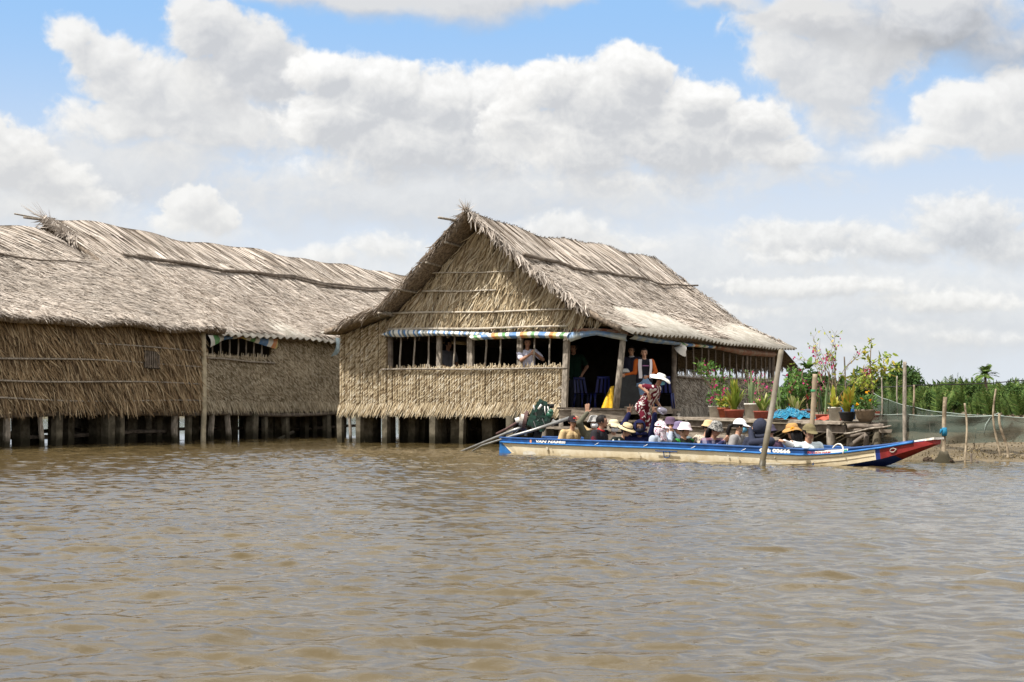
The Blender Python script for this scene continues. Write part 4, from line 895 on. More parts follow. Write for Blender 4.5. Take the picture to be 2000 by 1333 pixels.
def person(label, H, yaw=0, hyaw=None, hpitch=0, lean=.1, side=0, sc=1.0, top=None, sleeve='long', bottom=None, skin=None, L=None, Rr=None, hat=None, hair='short', mask=None,
           scarf=None, hood=None, legs='boat', extra=None, group='passengers in the boat', torso=1.0, voxel=.0095, pants_len=1.0, skirt=None, ht=0.0, mats_extra=()):
    """H: centre of the head. yaw 0 faces the camera, positive turns to the right of the picture. L / Rr: hand specs for the arm on the person's axis +a / -a"""
    skin = skin or SKIN; bottom = bottom or PANTS; hyaw = yaw if hyaw is None else hyaw
    af = Vector((math.sin(yaw), -math.cos(yaw), 0)); aa = Vector((math.cos(yaw), math.sin(yaw), 0))
    hq = Matrix.Rotation(hyaw, 3, 'Z') @ Matrix.Rotation(ht, 3, 'Y') @ Matrix.Rotation(hpitch, 3, 'X')
    hl = hq @ Vector((1, 0, 0)); hf = hq @ Vector((0, -1, 0)); hu = hq @ Vector((0, 0, 1)); bas = (hl, hf, hu)
    up = (ZD*math.cos(lean)+af*math.sin(lean)); up = (up*math.cos(side)+aa*math.sin(side)).normalized()
    neck_d = (up*.6+ZD*.4+hf*.12).normalized(); sc = sc*1.11; NB = H-neck_d*.160*sc; PV = NB-up*.50*sc*torso; sa = (aa-up*aa.dot(up)).normalized(); sf = up.cross(sa)*-1
    if sf.dot(af) < 0: sf = -sf
    pr = []; t = 'top'
    for k in (-.055, .055):
        pr.append((PV+sa*k*1.25*sc, PV+up*.2*sc*torso+sa*k*sc, .145*sc, .132*sc, t)); pr.append((PV+up*.2*sc*torso+sa*k*sc, NB-up*.13*sc+sa*k*1.15*sc, .132*sc, .132*sc, t))
    pr.append((NB-up*.06*sc-sa*.160*sc, NB-up*.06*sc+sa*.160*sc, .072*sc, .072*sc, t)); pr.append((NB-up*.045*sc-sa*.06*sc, NB-up*.045*sc+sa*.06*sc, .065*sc, .065*sc, t))
    pr.append((NB-up*.03*sc, H-hu*.05*sc-hf*.012*sc, .052*sc, .048*sc, 'skin'))
    # head: skull, face, jaw, nose, ears
    pr.append((H+hu*.025*sc-hf*.018*sc, H+hu*.02*sc+hf*.004*sc, .082*sc, .080*sc, 'skin')); pr.append((H-hu*.025*sc+hf*.02*sc, H-hu*.058*sc+hf*.032*sc, .064*sc, .046*sc, 'skin'))
    pr.append((H-hu*.008*sc+hf*.078*sc, H-hu*.026*sc+hf*.094*sc, .010*sc, .014*sc, 'skin')); pr.append((H+hu*.028*sc+hf*.05*sc-hl*.025*sc, H+hu*.028*sc+hf*.05*sc+hl*.025*sc, .034*sc, .034*sc, 'skin'))
    pr.append((H-hu*.052*sc+hf*.071*sc-hl*.012*sc, H-hu*.052*sc+hf*.071*sc+hl*.012*sc, .011*sc, .011*sc, 'skin'))
    for k in (-1, 1): pr.append((H+hl*k*.078*sc+hu*.012*sc-hf*.008*sc, H+hl*k*.076*sc-hu*.022*sc, .015*sc, .011*sc, 'skin'))
    # arms
    for sg, spec in ((1, L), (-1, Rr)):
        sh = NB-up*.055*sc+sa*sg*.19*sc; spec = spec or {}
        if 'w' in spec: hand = Vector(spec['w'])
        else:
            o = spec.get('o', (.06, .24, .12)); hand = PV+sa*sg*(.165*sc+o[0])+af*o[1]+ZD*o[2]
        pole = spec.get('pole', (sg*.6, -.3, -1.0)); pole = aa*pole[0]+af*pole[1]+ZD*pole[2]
        el, wr = ik(sh, hand, .275*sc, .245*sc, pole); tu = 'top' if sleeve != 'none' else 'skin'; tf = 'top' if sleeve == 'long' else 'skin'
        if 'slv' in spec: tf = spec['slv']; tu = spec['slv']
        if sleeve == 'short':
            m = sh.lerp(el, .68); pr.append((sh, m, .074*sc, .070*sc, tu)); pr.append((m, el, .045*sc, .040*sc, 'skin'))
        else: pr.append((sh, el, .074*sc, .062*sc, tu))
        pr.append((el, wr, .058*sc if tf == 'top' else .045*sc, .040*sc if tf == 'top' else .029*sc, tf))
        hd = (wr-el).normalized(); hd = Vector(spec['hd']).normalized() if 'hd' in spec else hd
        pn = Vector(spec.get('pn', -ZD*.6-af*.2)); sd_ = Vector(spec.get('sd', af*.5-sa*sg))
        fingers(pr, wr, hd, pn, sd_, spec.get('pose', 'relax'), sc*1.12)
    # legs
    if legs == 'boat':
        for sg in (-1, 1):
            hp = PV+sa*sg*.085*sc; kn = hp+af*.36*sc+aa*sg*.08+ZD*.05; an = kn-af*.30*sc-aa*sg*.14-ZD*.12; an.z = max(an.z, -.10); kn.z = max(kn.z, -.02)
            pr.append((hp, kn, .10*sc, .065*sc, 'pants')); pr.append((kn, an, .06*sc, .045*sc, 'pants')); pr.append((an, an+af*.14*sc, .038*sc, .03*sc, 'shoe'))
    elif legs:
        for sg, (kn, an) in zip((1, -1), legs):
            hp = PV+sa*sg*.085*sc; kn, an = Vector(kn), Vector(an); pr.append((hp, kn, .10*sc, .062*sc, 'pants'))
            if pants_len >= 1: pr.append((kn, an, .062*sc, .045*sc, 'pants'))
            else: pr.append((kn, an, .054*sc, .036*sc, 'skin'))
            pr.append((an-ZD*.01, an+af*.15*sc-ZD*.035, .036*sc, .028*sc, 'shoe' if pants_len >= 1 else 'skin'))
    tmp = G()
    for (a, b, ra, rb, _) in pr: tmp.add(*capsule(a, b, ra, rb))
    root = thing('person', label, 'person', (PV.x, PV.y, PV.z-.1), group)
    ob = mesh_np('tmp', tmp.V, tmp.F, [SKIN]); md = ob.modifiers.new('r', 'REMESH'); md.mode = 'VOXEL'; md.voxel_size = voxel; ms = ob.modifiers.new('s', 'SMOOTH'); ms.factor = .5; ms.iterations = 3
    dg = bpy.context.evaluated_depsgraph_get(); me = bpy.data.meshes.new_from_object(ob.evaluated_get(dg)); old = ob.data; bpy.data.objects.remove(ob); bpy.data.meshes.remove(old)
    n = len(me.polygons); C = np.empty(n*3); me.polygons.foreach_get('center', C); C = C.reshape(-1, 3); best = np.full(n, 9.0); mi = np.zeros(n, np.int32)
    slots = ['top', 'skin', 'pants', 'shoe', 'eye', 'lip']; names = {k: i for i, k in enumerate(slots)}
    for (a, b, ra, rb, tg) in pr:
        a_, d = np.array(a), np.array(b-a); L2 = max(d @ d, 1e-9); tt = np.clip(((C-a_) @ d)/L2, 0, 1); dist = np.linalg.norm(C-a_-tt[:, None]*d, axis=1)-(ra+(rb-ra)*tt)
        if tg == 'skin': dist = dist-.002
        k = dist < best; best[k] = dist[k]; mi[k] = names[tg]
    loc = lambda p: np.stack([(C-np.array(p)) @ np.array(x) for x in bas], 1)
    for k in (-1, 1):
        q = loc(H+hl*k*.031*sc+hf*.075*sc+hu*.012*sc)/np.array([.017, .04, .0085]); mi[(q**2).sum(1) < 1] = 4
        q = loc(H+hl*k*.032*sc+hf*.075*sc+hu*.034*sc)/np.array([.022, .04, .006]); mi[(q**2).sum(1) < 1] = 4
    q = loc(H+hf*.08*sc-hu*.053*sc)/np.array([.022, .03, .008]); mi[(q**2).sum(1) < 1] = 5
    me.materials.clear()
    for m in (top, skin, bottom, SHOE, EYEM, LIP): me.materials.append(m)
    me.polygons.foreach_set('material_index', mi); me.polygons.foreach_set('use_smooth', np.ones(n, bool)); me.name = 'body'; link('body', me, root)
    X = lambda x, y, z: H+hl*x*sc+hf*y*sc+hu*z*sc
    if hair in ('short', 'long', 'tail', 'bun'):
        g = G(); shell(g, X(0, -.018, .025), bas, (.087*sc, .099*sc, .094*sc), 1.0, 2*math.pi-1.0, -.45, 1.4, .006); shell(g, X(0, -.015, .028), bas, (.086*sc, .096*sc, .094*sc), -1.05, 1.05, .52, 1.5, .006)
        if hair == 'long':
            for k in (-.07, -.035, 0, .035, .07): g.tube([X(k, -.07, .03), X(k*1.1, -.10, -.08), X(k*1.1, -.10, -.22)], [.035*sc, .035*sc, .012*sc], 8)
        if hair == 'tail': g.tube([X(0, -.10, .02), X(0, -.17, .0), X(0, -.20, -.10), X(0, -.19, -.22)], [.028*sc, .04*sc, .038*sc, .01*sc], 10)
        if hair == 'bun': g.ell(X(0, -.11, .0), .045*sc)
        g.build('hair', HAIR, root, True)
    if mask:
        g = G(); shell(g, X(0, .028, -.048), bas, (.074*sc, .074*sc, .062*sc), -1.25, 1.25, -.9, .75, .005, 16, 8, lambda d, a, e: Vector((d.x, d.y+(.014*math.cos(a) if abs(e) < .5 else 0), d.z))); g.build('face_mask', mask, root, True)
    if scarf:
        g = G(); shell(g, X(0, .012, -.03), bas, (.097*sc, .098*sc, .09*sc), -2.6, 2.6, -.6, .30, .006, 22, 7)
        g.grid(lambda a, b: X((-.09+.18*a)*(1+.25*b), .10*math.cos((a-.5)*2.2)+.02*b, -.07-.16*b+.012*math.sin(a*9)), 14, 6); g.build('face_scarf', scarf, root, True)
    if hood:
        g = G(); shell(g, X(0, -.012, .015), bas, (.108*sc, .118*sc, .124*sc), .72, 2*math.pi-.72, -.95, 1.5, .010, 26, 12); shell(g, X(0, -.012, .018), bas, (.108*sc, .118*sc, .124*sc), -.75, .75, .60, 1.5, .010, 14, 7)
        g.tube([X(.12*math.sin(t), .0+.07*math.cos(t), -.115+.015*math.cos(t)) for t in np.linspace(0, 6.28, 14)], .035*sc, 8); g.build('hood', hood, root, True)
    if hat:
        kind, hm = hat[0], hat[1]; g = G(); tilt = hat[2] if len(hat) > 2 else 0; hq2 = (hq @ Matrix.Rotation(tilt, 3, 'X')) @ Matrix.Rotation(math.pi, 3, 'Z')
        pro = {'bucket': [(.0, .118), (.055, .116), (.082, .098), (.092, .07), (.10, .035), (.112, .018), (.130, -.010), (.132, -.015), (.112, .012), (.096, .028), (.088, .07), (.05, .10), (0, .105)],
               'cloche': [(.0, .118), (.058, .115), (.086, .095), (.096, .06), (.10, .04), (.118, .026), (.146, .0), (.156, -.02), (.157, -.025), (.146, -.006), (.118, .02), (.096, .032), (.09, .06), (.05, .10), (0, .105)],
               'sun': [(.0, .105), (.055, .103), (.085, .085), (.095, .05), (.098, .04), (.14, .030), (.195, .002), (.215, -.022), (.216, -.027), (.195, -.004), (.14, .024), (.093, .034), (.09, .05), (.05, .09), (0, .095)],
               'straw': [(.0, .125), (.06, .12), (.088, .10), (.096, .05), (.10, .035), (.135, .028), (.162, .016), (.170, .006), (.170, .0), (.16, .008), (.135, .022), (.095, .028), (.09, .05), (.05, .10), (0, .105)]}
        if kind in pro:
            def wavy(g0):
                for i, v in enumerate(g0.V):
                    d = Vector(v)-X(0, -.008, .03); rr = (d-hu*d.dot(hu)).length
                    if rr > .108*sc: g0.V[i] = tuple(Vector(v)+hu*(.014 if kind != 'straw' else .006)*sc*math.sin(math.atan2(d.dot(hl), d.dot(hf))*3+H.x*5)*(rr/sc-.10)/.08)
            g.lathe([(r*sc, z*sc) for r, z in pro[kind]], X(0, -.008, .03), 28, hq2, 1, 1.08); wavy(g); ho = g.build('hat', hm, root, True)
            if len(hat) > 3 and hat[3]:
                g = G(); g.lathe([(.0985*sc, .036*sc), (.101*sc, .036*sc), (.0995*sc, .056*sc), (.0975*sc, .056*sc)], X(0, -.008, .03), 28, hq2, 1, 1.08); g.build('hat_band', hat[3], ho, True)
                if kind == 'straw':
                    g = G(); n_ = 30; g.tube([X(0, -.008, .03)+hq2 @ Vector((.171*sc*math.cos(a), .185*sc*math.sin(a), -.003*sc)) for a in np.linspace(0, 2*math.pi, n_)], .006*sc, 5); g.build('brim_edge', hat[3], ho, True)
            if len(hat) > 4 and hat[4]:
                g = G(); c = X(.0, .115, .055)
                for k in range(9): a = k*.7; g.ell(c+hl*.022*math.cos(a)*sc+hu*.022*math.sin(a)*sc, (.018*sc, .014*sc, .018*sc), None, 8, 5)
                g.ell(c+hf*.012, .018*sc, None, 8, 5); g.build('hat_flower', hat[4], ho, True)
        else:   # peaked cap
            shell(g, X(0, -.012, .03), bas, (.096*sc, .106*sc, .098*sc), -math.pi, math.pi, .08, 1.5, .007, 26, 8)
            def bill(a, b):
                an = (a-.5)*2.1; r = .098+.085*b*math.cos(an*.75); return X(math.sin(an)*(.094+.012*b), -.012+math.cos(an)*r+.01*b, .040-.028*b*math.cos(an)-.012*b)
            g.grid(bill, 14, 6); g.grid(lambda a, b: bill(1-a, b)-hu*.006, 14, 6); ho = g.build('cap', hm, root, True)
            if len(hat) > 3 and hat[3]:
                g = G(); shell(g, X(0, -.010, .03), bas, (.098*sc, .110*sc, .100*sc), -.32, .32, .40, .58, .006, 8, 4); g.build('cap_emblem', hat[3], ho, True)
    if extra: extra(root, dict(H=H, PV=PV, NB=NB, aa=aa, af=af, sa=sa, sf=sf, up=up, X=X, bas=bas, sc=sc))
    return root

def seat(px, py, w):
    s = s_at(px, w); p = BC+BD*s+BN*w; return at(px, py, p.y)
def hp(px, py, dy=0): return lambda Hh: at(px, py, Hh.y+dy)
def build_passengers():
    navy = cloth('navy_cotton', (.010, .011, .045)); tan = cloth('tan_cotton', (.50, .36, .19)); olive = cloth('olive_cotton', (.11, .105, .075)); grey = cloth('grey_knit', (.24, .23, .23))
    pale = cloth('pale_blue_cotton', (.36, .40, .48)); white = cloth('white_cotton', (.74, .74, .74)); lblue = cloth('light_blue_shirt', (.60, .68, .70)); slate = cloth('slate_cotton', (.030, .034, .055))
    mwhite = mat('white_mask', (.74, .74, .76), .8); mblue = mat('blue_mask', (.16, .42, .58), .8)
    straw = mat('straw', (.60, .48, .28), .8, .2, .15, 60, bump=.4, bscale=120); cream = mat('cream_felt', (.62, .53, .36), .85, .2, .1, 20)
    # 1 cap woman at the stern
    H = seat(1119, 825, .12); person('person in tan long sleeves and dark cap, seated nearest the engine, hand at cheek', H, .45, .35, .0, .18, 0, .97, tan, 'long', hat=('cap', mat('black_cap', (.018, .014, .016), .8), 0, mat('red_emblem', (.45, .03, .03), .7)), hair='short',
           L=dict(w=H+Vector((.12, -.05, -.03)), pole=(.8, .4, -1), hd=(-.15, 0, 1), pose='relax'), Rr=dict(o=(.02, .30, .10)))
    # 2 waver in a grey hat
    H = seat(1160, 826, .30); person('person with grey bucket hat and white mask waving one raised open hand', H, .15, .1, 0, .08, 0, .97, olive, 'long', hat=('bucket', mat('grey_felt', (.36, .35, .34), .85)), mask=mwhite,
           Rr=dict(w=at(1147, 807, H.y-.12), pole=(-1, .2, -.6), hd=(0, 0, 1), pn=(0, -1, 0), sd=(1, 0, .1), pose='open'), L=dict(o=(.0, .25, .12)))
    # 3 man in black and red polo
    H = seat(1177, 824, -.18); polo = pattern('black_red_polo', (.022, .020, .024), 'blotch', (.10, .012, .018), 5, None, .56)
    def collar(root, k):
        g = G(); c = k['NB']+k['up']*.012
        g.tube([c+k['sa']*.062*math.sin(t)+k['sf']*(.058*math.cos(t)+.01)-k['up']*.012*math.cos(t) for t in np.linspace(0, 6.28, 16)], .020, 8); g.build('collar', mat('red_trim', (.42, .02, .025), .8), root, True)
    person('bareheaded man in black polo with red collar, facing right', H, 1.0, 1.35, 0, .22, 0, 1.03, polo, 'short', skin=SKIND, hair='short', extra=collar, L=dict(o=(-.05, .34, .10)), Rr=dict(o=(-.02, .36, .12), pole=(-.7, -.3, -1)))
    # 4 cream hat and white mask
    H = seat(1199, 834, .10); person('person in cream sun hat and white mask beside the man in the polo', H, .25, .2, .05, .2, 0, .93, cloth('cream_cotton', (.58, .47, .36)), 'long', hat=('cloche', cream), mask=mwhite, L=dict(o=(-.02, .28, .1)), Rr=dict(o=(0, .28, .1)))
    # 5 straw hat with black band, leaning over
    H = seat(1224, 842, -.22); st = pattern('black_white_flowers', (.012, .016, .014), 'dots', (.66, .66, .58), 9, None, .22)
    person('person bowed under straw hat with black band, black top with white flowers', H, .55, .85, .42, .62, .05, .95, st, 'long', hat=('straw', straw, -.05, mat('black_ribbon', (.02, .02, .02), .7)), hair='short', L=dict(o=(-.05, .36, .02)), Rr=dict(o=(-.02, .34, .04)))
    # 6 navy hood, both arms up with V signs
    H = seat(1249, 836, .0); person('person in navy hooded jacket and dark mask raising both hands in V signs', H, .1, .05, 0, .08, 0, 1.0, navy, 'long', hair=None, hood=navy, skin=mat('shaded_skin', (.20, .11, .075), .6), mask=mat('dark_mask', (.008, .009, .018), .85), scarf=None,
           L=dict(w=at(1279, 808, H.y-.20), pole=(1, .2, -.5), hd=(-.08, 0, 1), pn=(0, -1, 0), sd=(-1, 0, 0), pose='vee'), Rr=dict(w=at(1228, 809, H.y+.15), pole=(-1, 0, -.3), hd=(.12, 0, 1), pn=(0, -1, 0), sd=(1, 0, 0), pose='vee'))
    # 7 floral cap with face scarf
    H = seat(1291, 836, -.2); flo = pattern('pink_floral', (.70, .62, .66), 'blotch', (.38, .07, .12), 26, (.45, .40, .55), .56)
    person('person with pink floral cap and matching face scarf, pale grey sleeves', H, .9, .95, .05, .25, 0, .95, pale, 'long', hat=('cap', flo), hair=None, scarf=flo, hood=None, L=dict(o=(-.02, .30, .12)), Rr=dict(o=(-.02, .33, .08)),
           extra=lambda root, k: (lambda g: (shell(g, k['X'](0, -.02, -.05), k['bas'], (.10, .11, .13), 1.2, 2*math.pi-1.2, -1.2, .4, .008), g.build('neck_cloth', flo, root, True)))(G()))
    # 8 purple hat behind
    H = seat(1309, 830, .28); person('person in dark purple bucket hat with hand at chin, behind the floral scarf', H, .6, .6, .1, .2, 0, .95, pale, 'long', hat=('bucket', mat('purple_felt', (.10, .065, .105), .85)), hair='short',
           L=dict(w=H+Vector((.06, -.12, -.12)), pole=(.8, .2, -1), hd=(-.5, -.3, .5), pose='curl'), Rr=dict(w=H+Vector((.0, -.14, -.13)), pole=(-.6, .2, -1), pose='curl'))
    # 9 half hidden
    H = seat(1326, 838, .34); person('person in small violet hat half hidden behind the white bucket hat', H, -.6, -.7, .1, .15, 0, .92, cloth('teal_grey', (.10, .13, .15)), 'long', hat=('bucket', mat('violet_felt', (.16, .13, .22), .85)), hair='short', L=dict(), Rr=dict())
    # 10 white bucket hat
    H = seat(1338, 841, -.1); gp = pattern('black_green_print', (.012, .016, .013), 'blotch', (.04, .26, .05), 9, None, .56)
    person('person in white and pink bucket hat and black top with green print', H, .7, .75, .08, .18, 0, .97, gp, 'short', skin=SKIND, hat=('bucket', mat('white_pink_felt', (.78, .68, .72), .85)), hair='short', L=dict(o=(0, .30, .08)), Rr=dict(o=(0, .32, .06)))
    # 11 tan hat, leopard print
    H = seat(1384, 837, .30); leo = pattern('leopard_print', (.44, .38, .31), 'blotch', (.04, .035, .03), 22, (.30, .24, .18), .52)
    person('person in tan hat and leopard print top bending away, mostly hidden', H, 2.2, 2.3, .2, .35, -.15, .97, leo, 'long', hat=('bucket', mat('tan_felt', (.50, .36, .20), .85)), hair='short', L=dict(), Rr=dict())
    # 12 patterned bucket hat
    H = seat(1398, 840, -.2); pl = pattern('navy_plaid', (.02, .022, .065), 'plaid', (.20, .10, .13), 34, (.28, .26, .33)); kn = pattern('grey_mottled', (.30, .29, .27), 'blotch', (.06, .06, .06), 34, None, .50)
    def knit(root, k):
        g = G(); c = at(1422, 866, k['H'].y-.28); 
        for i in range(3): g.tube([c+Vector((.02*i, 0, .0)), c+Vector((.01+.02*i, .0, -.04)), c+Vector((.03*i-.02, -.01, -.075))], .009, 6)
        tag(g.build('white_strap', mat('white_strap', (.72, .72, .72), .7)), 'small white strap held in the plaid sleeved passenger’s hands', 'strap')
    person('person in mottled grey bucket hat and navy plaid sleeves leaning on the boat side', H, .65, .75, .32, .38, 0, 1.0, pl, 'long', hat=('bucket', kn), hair='long', skin=SKIND, L=dict(w=at(1424, 862, H.y-.16), pole=(.8, -.2, -.8), pose='curl'), Rr=dict(w=at(1413, 863, H.y-.30), pole=(-.8, -.2, -1), pose='curl'), extra=knit)
    # 13 white cap, ponytail
    H = seat(1446, 833, .05); person('person in white cap with black ponytail and grey sweater, blue mask', H, 1.15, 1.3, .05, .28, 0, 1.0, grey, 'long', hat=('cap', mat('white_cap', (.80, .80, .84), .8)), hair='tail', mask=mblue, L=dict(w=H+Vector((.20, -.02, -.10)), pole=(.6, .3, -1), hd=(-.3, 0, .8), pose='curl'), Rr=dict(o=(0, .30, .1)))
    # 14 slate hoodie, back turned
    H = seat(1486, 836, -.12); person('person in slate blue hoodie with back turned, hand lifted to the face', H, 2.5, 2.35, 0, .16, 0, 1.05, slate, 'long', hair=None, hood=slate, Rr=dict(w=H+Vector((-.18, .02, -.03)), pole=(-.3, -.6, -1), hd=(.5, 0, .3), pose='curl'), L=dict(o=(0, .25, .1)))
    # 15 behind the pole
    H = seat(1503, 845, .32); person('person in dark plum top hidden behind the bamboo mooring pole', H, -2.4, -2.4, .1, .2, 0, .9, cloth('plum_cotton', (.07, .04, .07)), 'long', hat=('bucket', mat('plum_felt', (.06, .05, .08), .85)), hair='short', L=dict(), Rr=dict())
    # 16 orange straw hat reaching to the pole
    H = seat(1547, 845, -.05); pole_hand = at(1501, 851, 25.83)
    person('person in orange straw hat with flower and white top reaching to the pole', H, -1.9, -2.6, .15, .42, .1, 1.0, white, 'long', hat=('cloche', mat('orange_straw', (.42, .24, .085), .8, .2, .1, 60, bump=.4, bscale=120), 0, mat('brown_ribbon', (.36, .19, .07), .7), None), hair='long',
           L=dict(w=pole_hand, pole=(.2, -.3, -1), pose='curl'), Rr=dict(w=pole_hand+Vector((.25, .2, -.1)), pole=(-.3, -.2, -1), pose='curl'),
           extra=lambda root, k: (lambda g: ([g.ell(at(1548, 838, k['H'].y-.16)+Vector((.022*math.cos(a), 0, .022*math.sin(a))), (.018, .012, .018), None, 8, 5) for a in np.arange(0, 6.3, .8)], g.build('hat_flower', mat('orange_flower', (.72, .30, .02), .8), root, True)))(G()))
    # 17 man with olive cap
    H = seat(1581, 845, -.1)
    def bag(root, k):
        g = G(); g.ell(at(1553, 878, k['H'].y-.05), (.16, .12, .06)); tag(g.build('shoulder_bag', mat('black_bag', (.02, .022, .026), .5, .4), None, True), 'black shoulder bag on the boat side beside the olive capped man', 'bag')
    person('man in olive cap and light blue shirt, seated nearest the prow', H, .4, .3, .12, .2, 0, 1.06, lblue, 'long', skin=SKIND, hat=('cap', mat('olive_cap', (.15, .125, .065), .85, .2, .2, 12)), hair='short', L=dict(o=(.0, .30, .06)), Rr=dict(o=(.02, .30, .06)), extra=bag)
build_passengers()

def build_standing():
    # woman stepping down to the boat
    Y = 37.0; flo = pattern('maroon_floral', (.10, .008, .020), 'blotch', (.60, .56, .54), 9, None, .535); H = at(1290, 742, Y); A = lambda px, py, d=0: at(px, py, Y+d)
    def bottle(root, k):
        g = G(); c = A(1294, 803, -.15); rot = Vector((.9, 0, -.35)).to_track_quat('Z', 'Y').to_matrix()
        m = mat('clear_plastic', (.40, .38, .50), .12, .5); m.node_tree.nodes['Principled BSDF'].inputs['Transmission Weight'].default_value = .6; g.lathe([(.02, -.13), (.07, -.10), (.085, 0), (.08, .07), (.05, .10), (.03, .11)], c, 16, rot)
        tag(g.build('plastic_jug', m, None, True), 'clear plastic jug in the stooping woman’s hand', 'jug')
        g = G(); g.ell(k['PV']+k['up']*.06+Vector((-.02, -.13, 0)), (.085, .05, .10)); g.build('hip_pouch', mat('purple_pouch', (.22, .05, .15), .7), root, True)
    person('woman in maroon floral pyjamas and white sun hat stooping on the steps', H, 1.2, 1.3, .35, .62, 0, 1.02, flo, 'short', bottom=flo, skin=SKIND, hat=('sun', mat('white_felt', (.80, .79, .74), .85), 0), hair='short', mask=mat('blue_mask', (.16, .42, .58), .8),
           L=dict(w=A(1288, 792, .1), pole=(.4, -.4, -1), pose='curl'), Rr=dict(w=A(1266, 768, -.22), pole=(-.5, -.9, -.4), pose='relax', hd=(.25, 0, -1)), legs=((A(1268, 815, .05), A(1262, 848, .05)), (A(1256, 815, -.05), A(1250, 848, -.02))), extra=bottle, group=None, torso=1.12)
    # girl on the house floor
    Y = 40.4; H = at(1258, 690, Y); A = lambda px, py, d=0: at(px, py, Y+d)
    jac = cloth('orange_jacket', (.42, .10, .022)); blk = pattern('black_band_tee', (.014, .014, .022), 'dots', (.014, .014, .022), 5, None, .2); den = cloth('denim', (.16, .25, .40))
    def jacket(root, k):
        c = k['NB']; g = G()
        for sg in (-1, 1): g.grid(lambda a, b: c+k['sa']*sg*(.10+.08*a+.01*math.sin(b*5))+k['af']*(.185-.06*a)-ZD*(.0+.50*b), 4, 8)
        g.build('jacket_panel', mat('white_panel', (.70, .68, .74), .85), root)
        g = G(); g.lathe([(.125, .16), (.15, 0), (.165, -.14), (.16, -.145), (.14, 0), (.12, .15)], k['PV']-ZD*.02, 20, None, 1.3, 1.15); g.build('skirt', den, root, True)
        g = G(); g.beam(c-k['sa']*.085-ZD*.17+k['af']*.165, c+k['sa']*.085-ZD*.17+k['af']*.165, .008, .022); g.build('shirt_band', mat('pink_band', (.36, .16, .34), .8), root)
    person('girl in orange sleeved jacket, black tee and denim skirt standing inside the doorway', H, .15, -.1, .05, 0, 0, .95, blk, 'long', bottom=den, hair='tail', L=dict(w=A(1266, 736, -.1), pole=(1, -.2, .1), slv='shoe', pose='curl'), Rr=dict(w=A(1222, 732, .05), pole=(-.6, -.2, -1), slv='shoe', pose='curl'),
           legs=((A(1264, 770), A(1264, 797)), (A(1254, 770), A(1254, 797))), pants_len=0, extra=jacket, group=None, torso=1.05)
    bd = [o for o in bpy.data.objects if o.name.startswith('body')][-1]; bd.data.materials[3] = jac
    # boy/adult behind her
    Y = 42.0; H = at(1233, 686, Y); person('person in navy vest with pale collar behind the girl in orange', H, -.3, -.4, .05, .05, 0, .95, cloth('navy_vest', (.03, .03, .055)), 'short', hair='short', L=dict(o=(.0, .15, -.05)), Rr=dict(o=(0, .15, -.05)), legs=((at(1238, 770, Y), at(1238, 797, Y)), (at(1230, 770, Y), at(1230, 797, Y))), group=None,
        extra=lambda root, k: (lambda g: (g.tube([k['NB']+k['up']*.015+k['sa']*.06*math.sin(t)+k['sf']*.06*math.cos(t) for t in np.linspace(0, 6.28, 14)], .022, 8), g.build('collar', mat('pale_collar', (.55, .55, .6), .8), root, True)))(G()))
    # man at the window
    Y = 41.33; H = at(1030, 671, Y); A = lambda px, py, d=0: at(px, py, Y+d)
    person('man in white short sleeved shirt leaning at the barred window', H, .35, .2, .1, .22, -.08, 1.05, cloth('lilac_white_shirt', (.66, .66, .80)), 'short', skin=SKIND, hair='short', L=dict(w=A(1046, 691, -.12), pole=(1, 0, -.8), pose='curl'), Rr=dict(w=A(1036, 692, -.25), pole=(-1, 0, -.9), pose='curl'), legs=((A(1042, 765), A(1042, 797)), (A(1030, 765), A(1030, 797))), group=None)
    # dim figures indoors
    Y = 43.4; H = at(1120, 681, Y); A = lambda px, py, d=0: at(px, py, Y+d)
    person('man in dark green shirt standing in the shade behind the corner post', H, -.2, -.5, 0, 0, 0, 1.03, cloth('dark_green_shirt', (.006, .024, .015)), 'short', skin=SKIND, hair='short', L=dict(o=(.06, .05, .02)), Rr=dict(o=(.02, .1, .0)), legs=((A(1128, 765), A(1128, 797)), (A(1117, 765), A(1117, 797))), group=None)
    Y = 44.2; H = at(876, 674, Y); A = lambda px, py, d=0: at(px, py, Y+d)
    person('person in grey shirt seen dimly between the window bars', H, .6, .9, .1, .1, 0, 1.0, cloth('dim_grey_shirt', (.16, .16, .18)), 'short', skin=SKIND, hair='short', L=dict(o=(0, .2, .1)), Rr=dict(o=(0, .2, .1)), legs=((A(882, 765), A(882, 797)), (A(872, 765), A(872, 797))), group=None)
build_standing()
# ------------------------------------------------------------------ tarps and things hanging from the houses
def stripes(name, cols, axis_scale, attr='uv'):
    """woven plastic tarp striped along its length (u stored per vertex as a plain coordinate)"""
    m = bpy.data.materials.new(name); m.use_nodes = True; T = NT(m.node_tree); b = T.n['Principled BSDF']; b.inputs['Roughness'].default_value = .55; b.inputs['Specular IOR Level'].default_value = .3
    a = T.new('ShaderNodeAttribute'); a.attribute_name = 'along'; f = T.math('FRACT', T.math('MULTIPLY', a.outputs['Fac'], axis_scale)); n = len(cols)
    col = T.ramp(f, [(i/n, c) for i, c in enumerate(cols)], 'CONSTANT'); nz = T.noise(T.new('ShaderNodeTexCoord').outputs['Object'], 9, 3, .6)
    col = T.mix(T.smooth(nz.outputs[0], .45, .75, 0, .35), col, (.45, .43, .38, 1)); T.put(b.inputs['Base Color'], col)
    MATS[name] = m; return m
BL = (.10, .22, .45); WH = (.66, .66, .62); GY = (.16, .20, .22); ORG = (.55, .22, .08); GRN = (.12, .30, .12); YL = (.50, .42, .16)
T_BW = stripes('blue_white_striped_tarp', [WH, BL, WH, GY, BL, WH, GY, WH], 1.0)
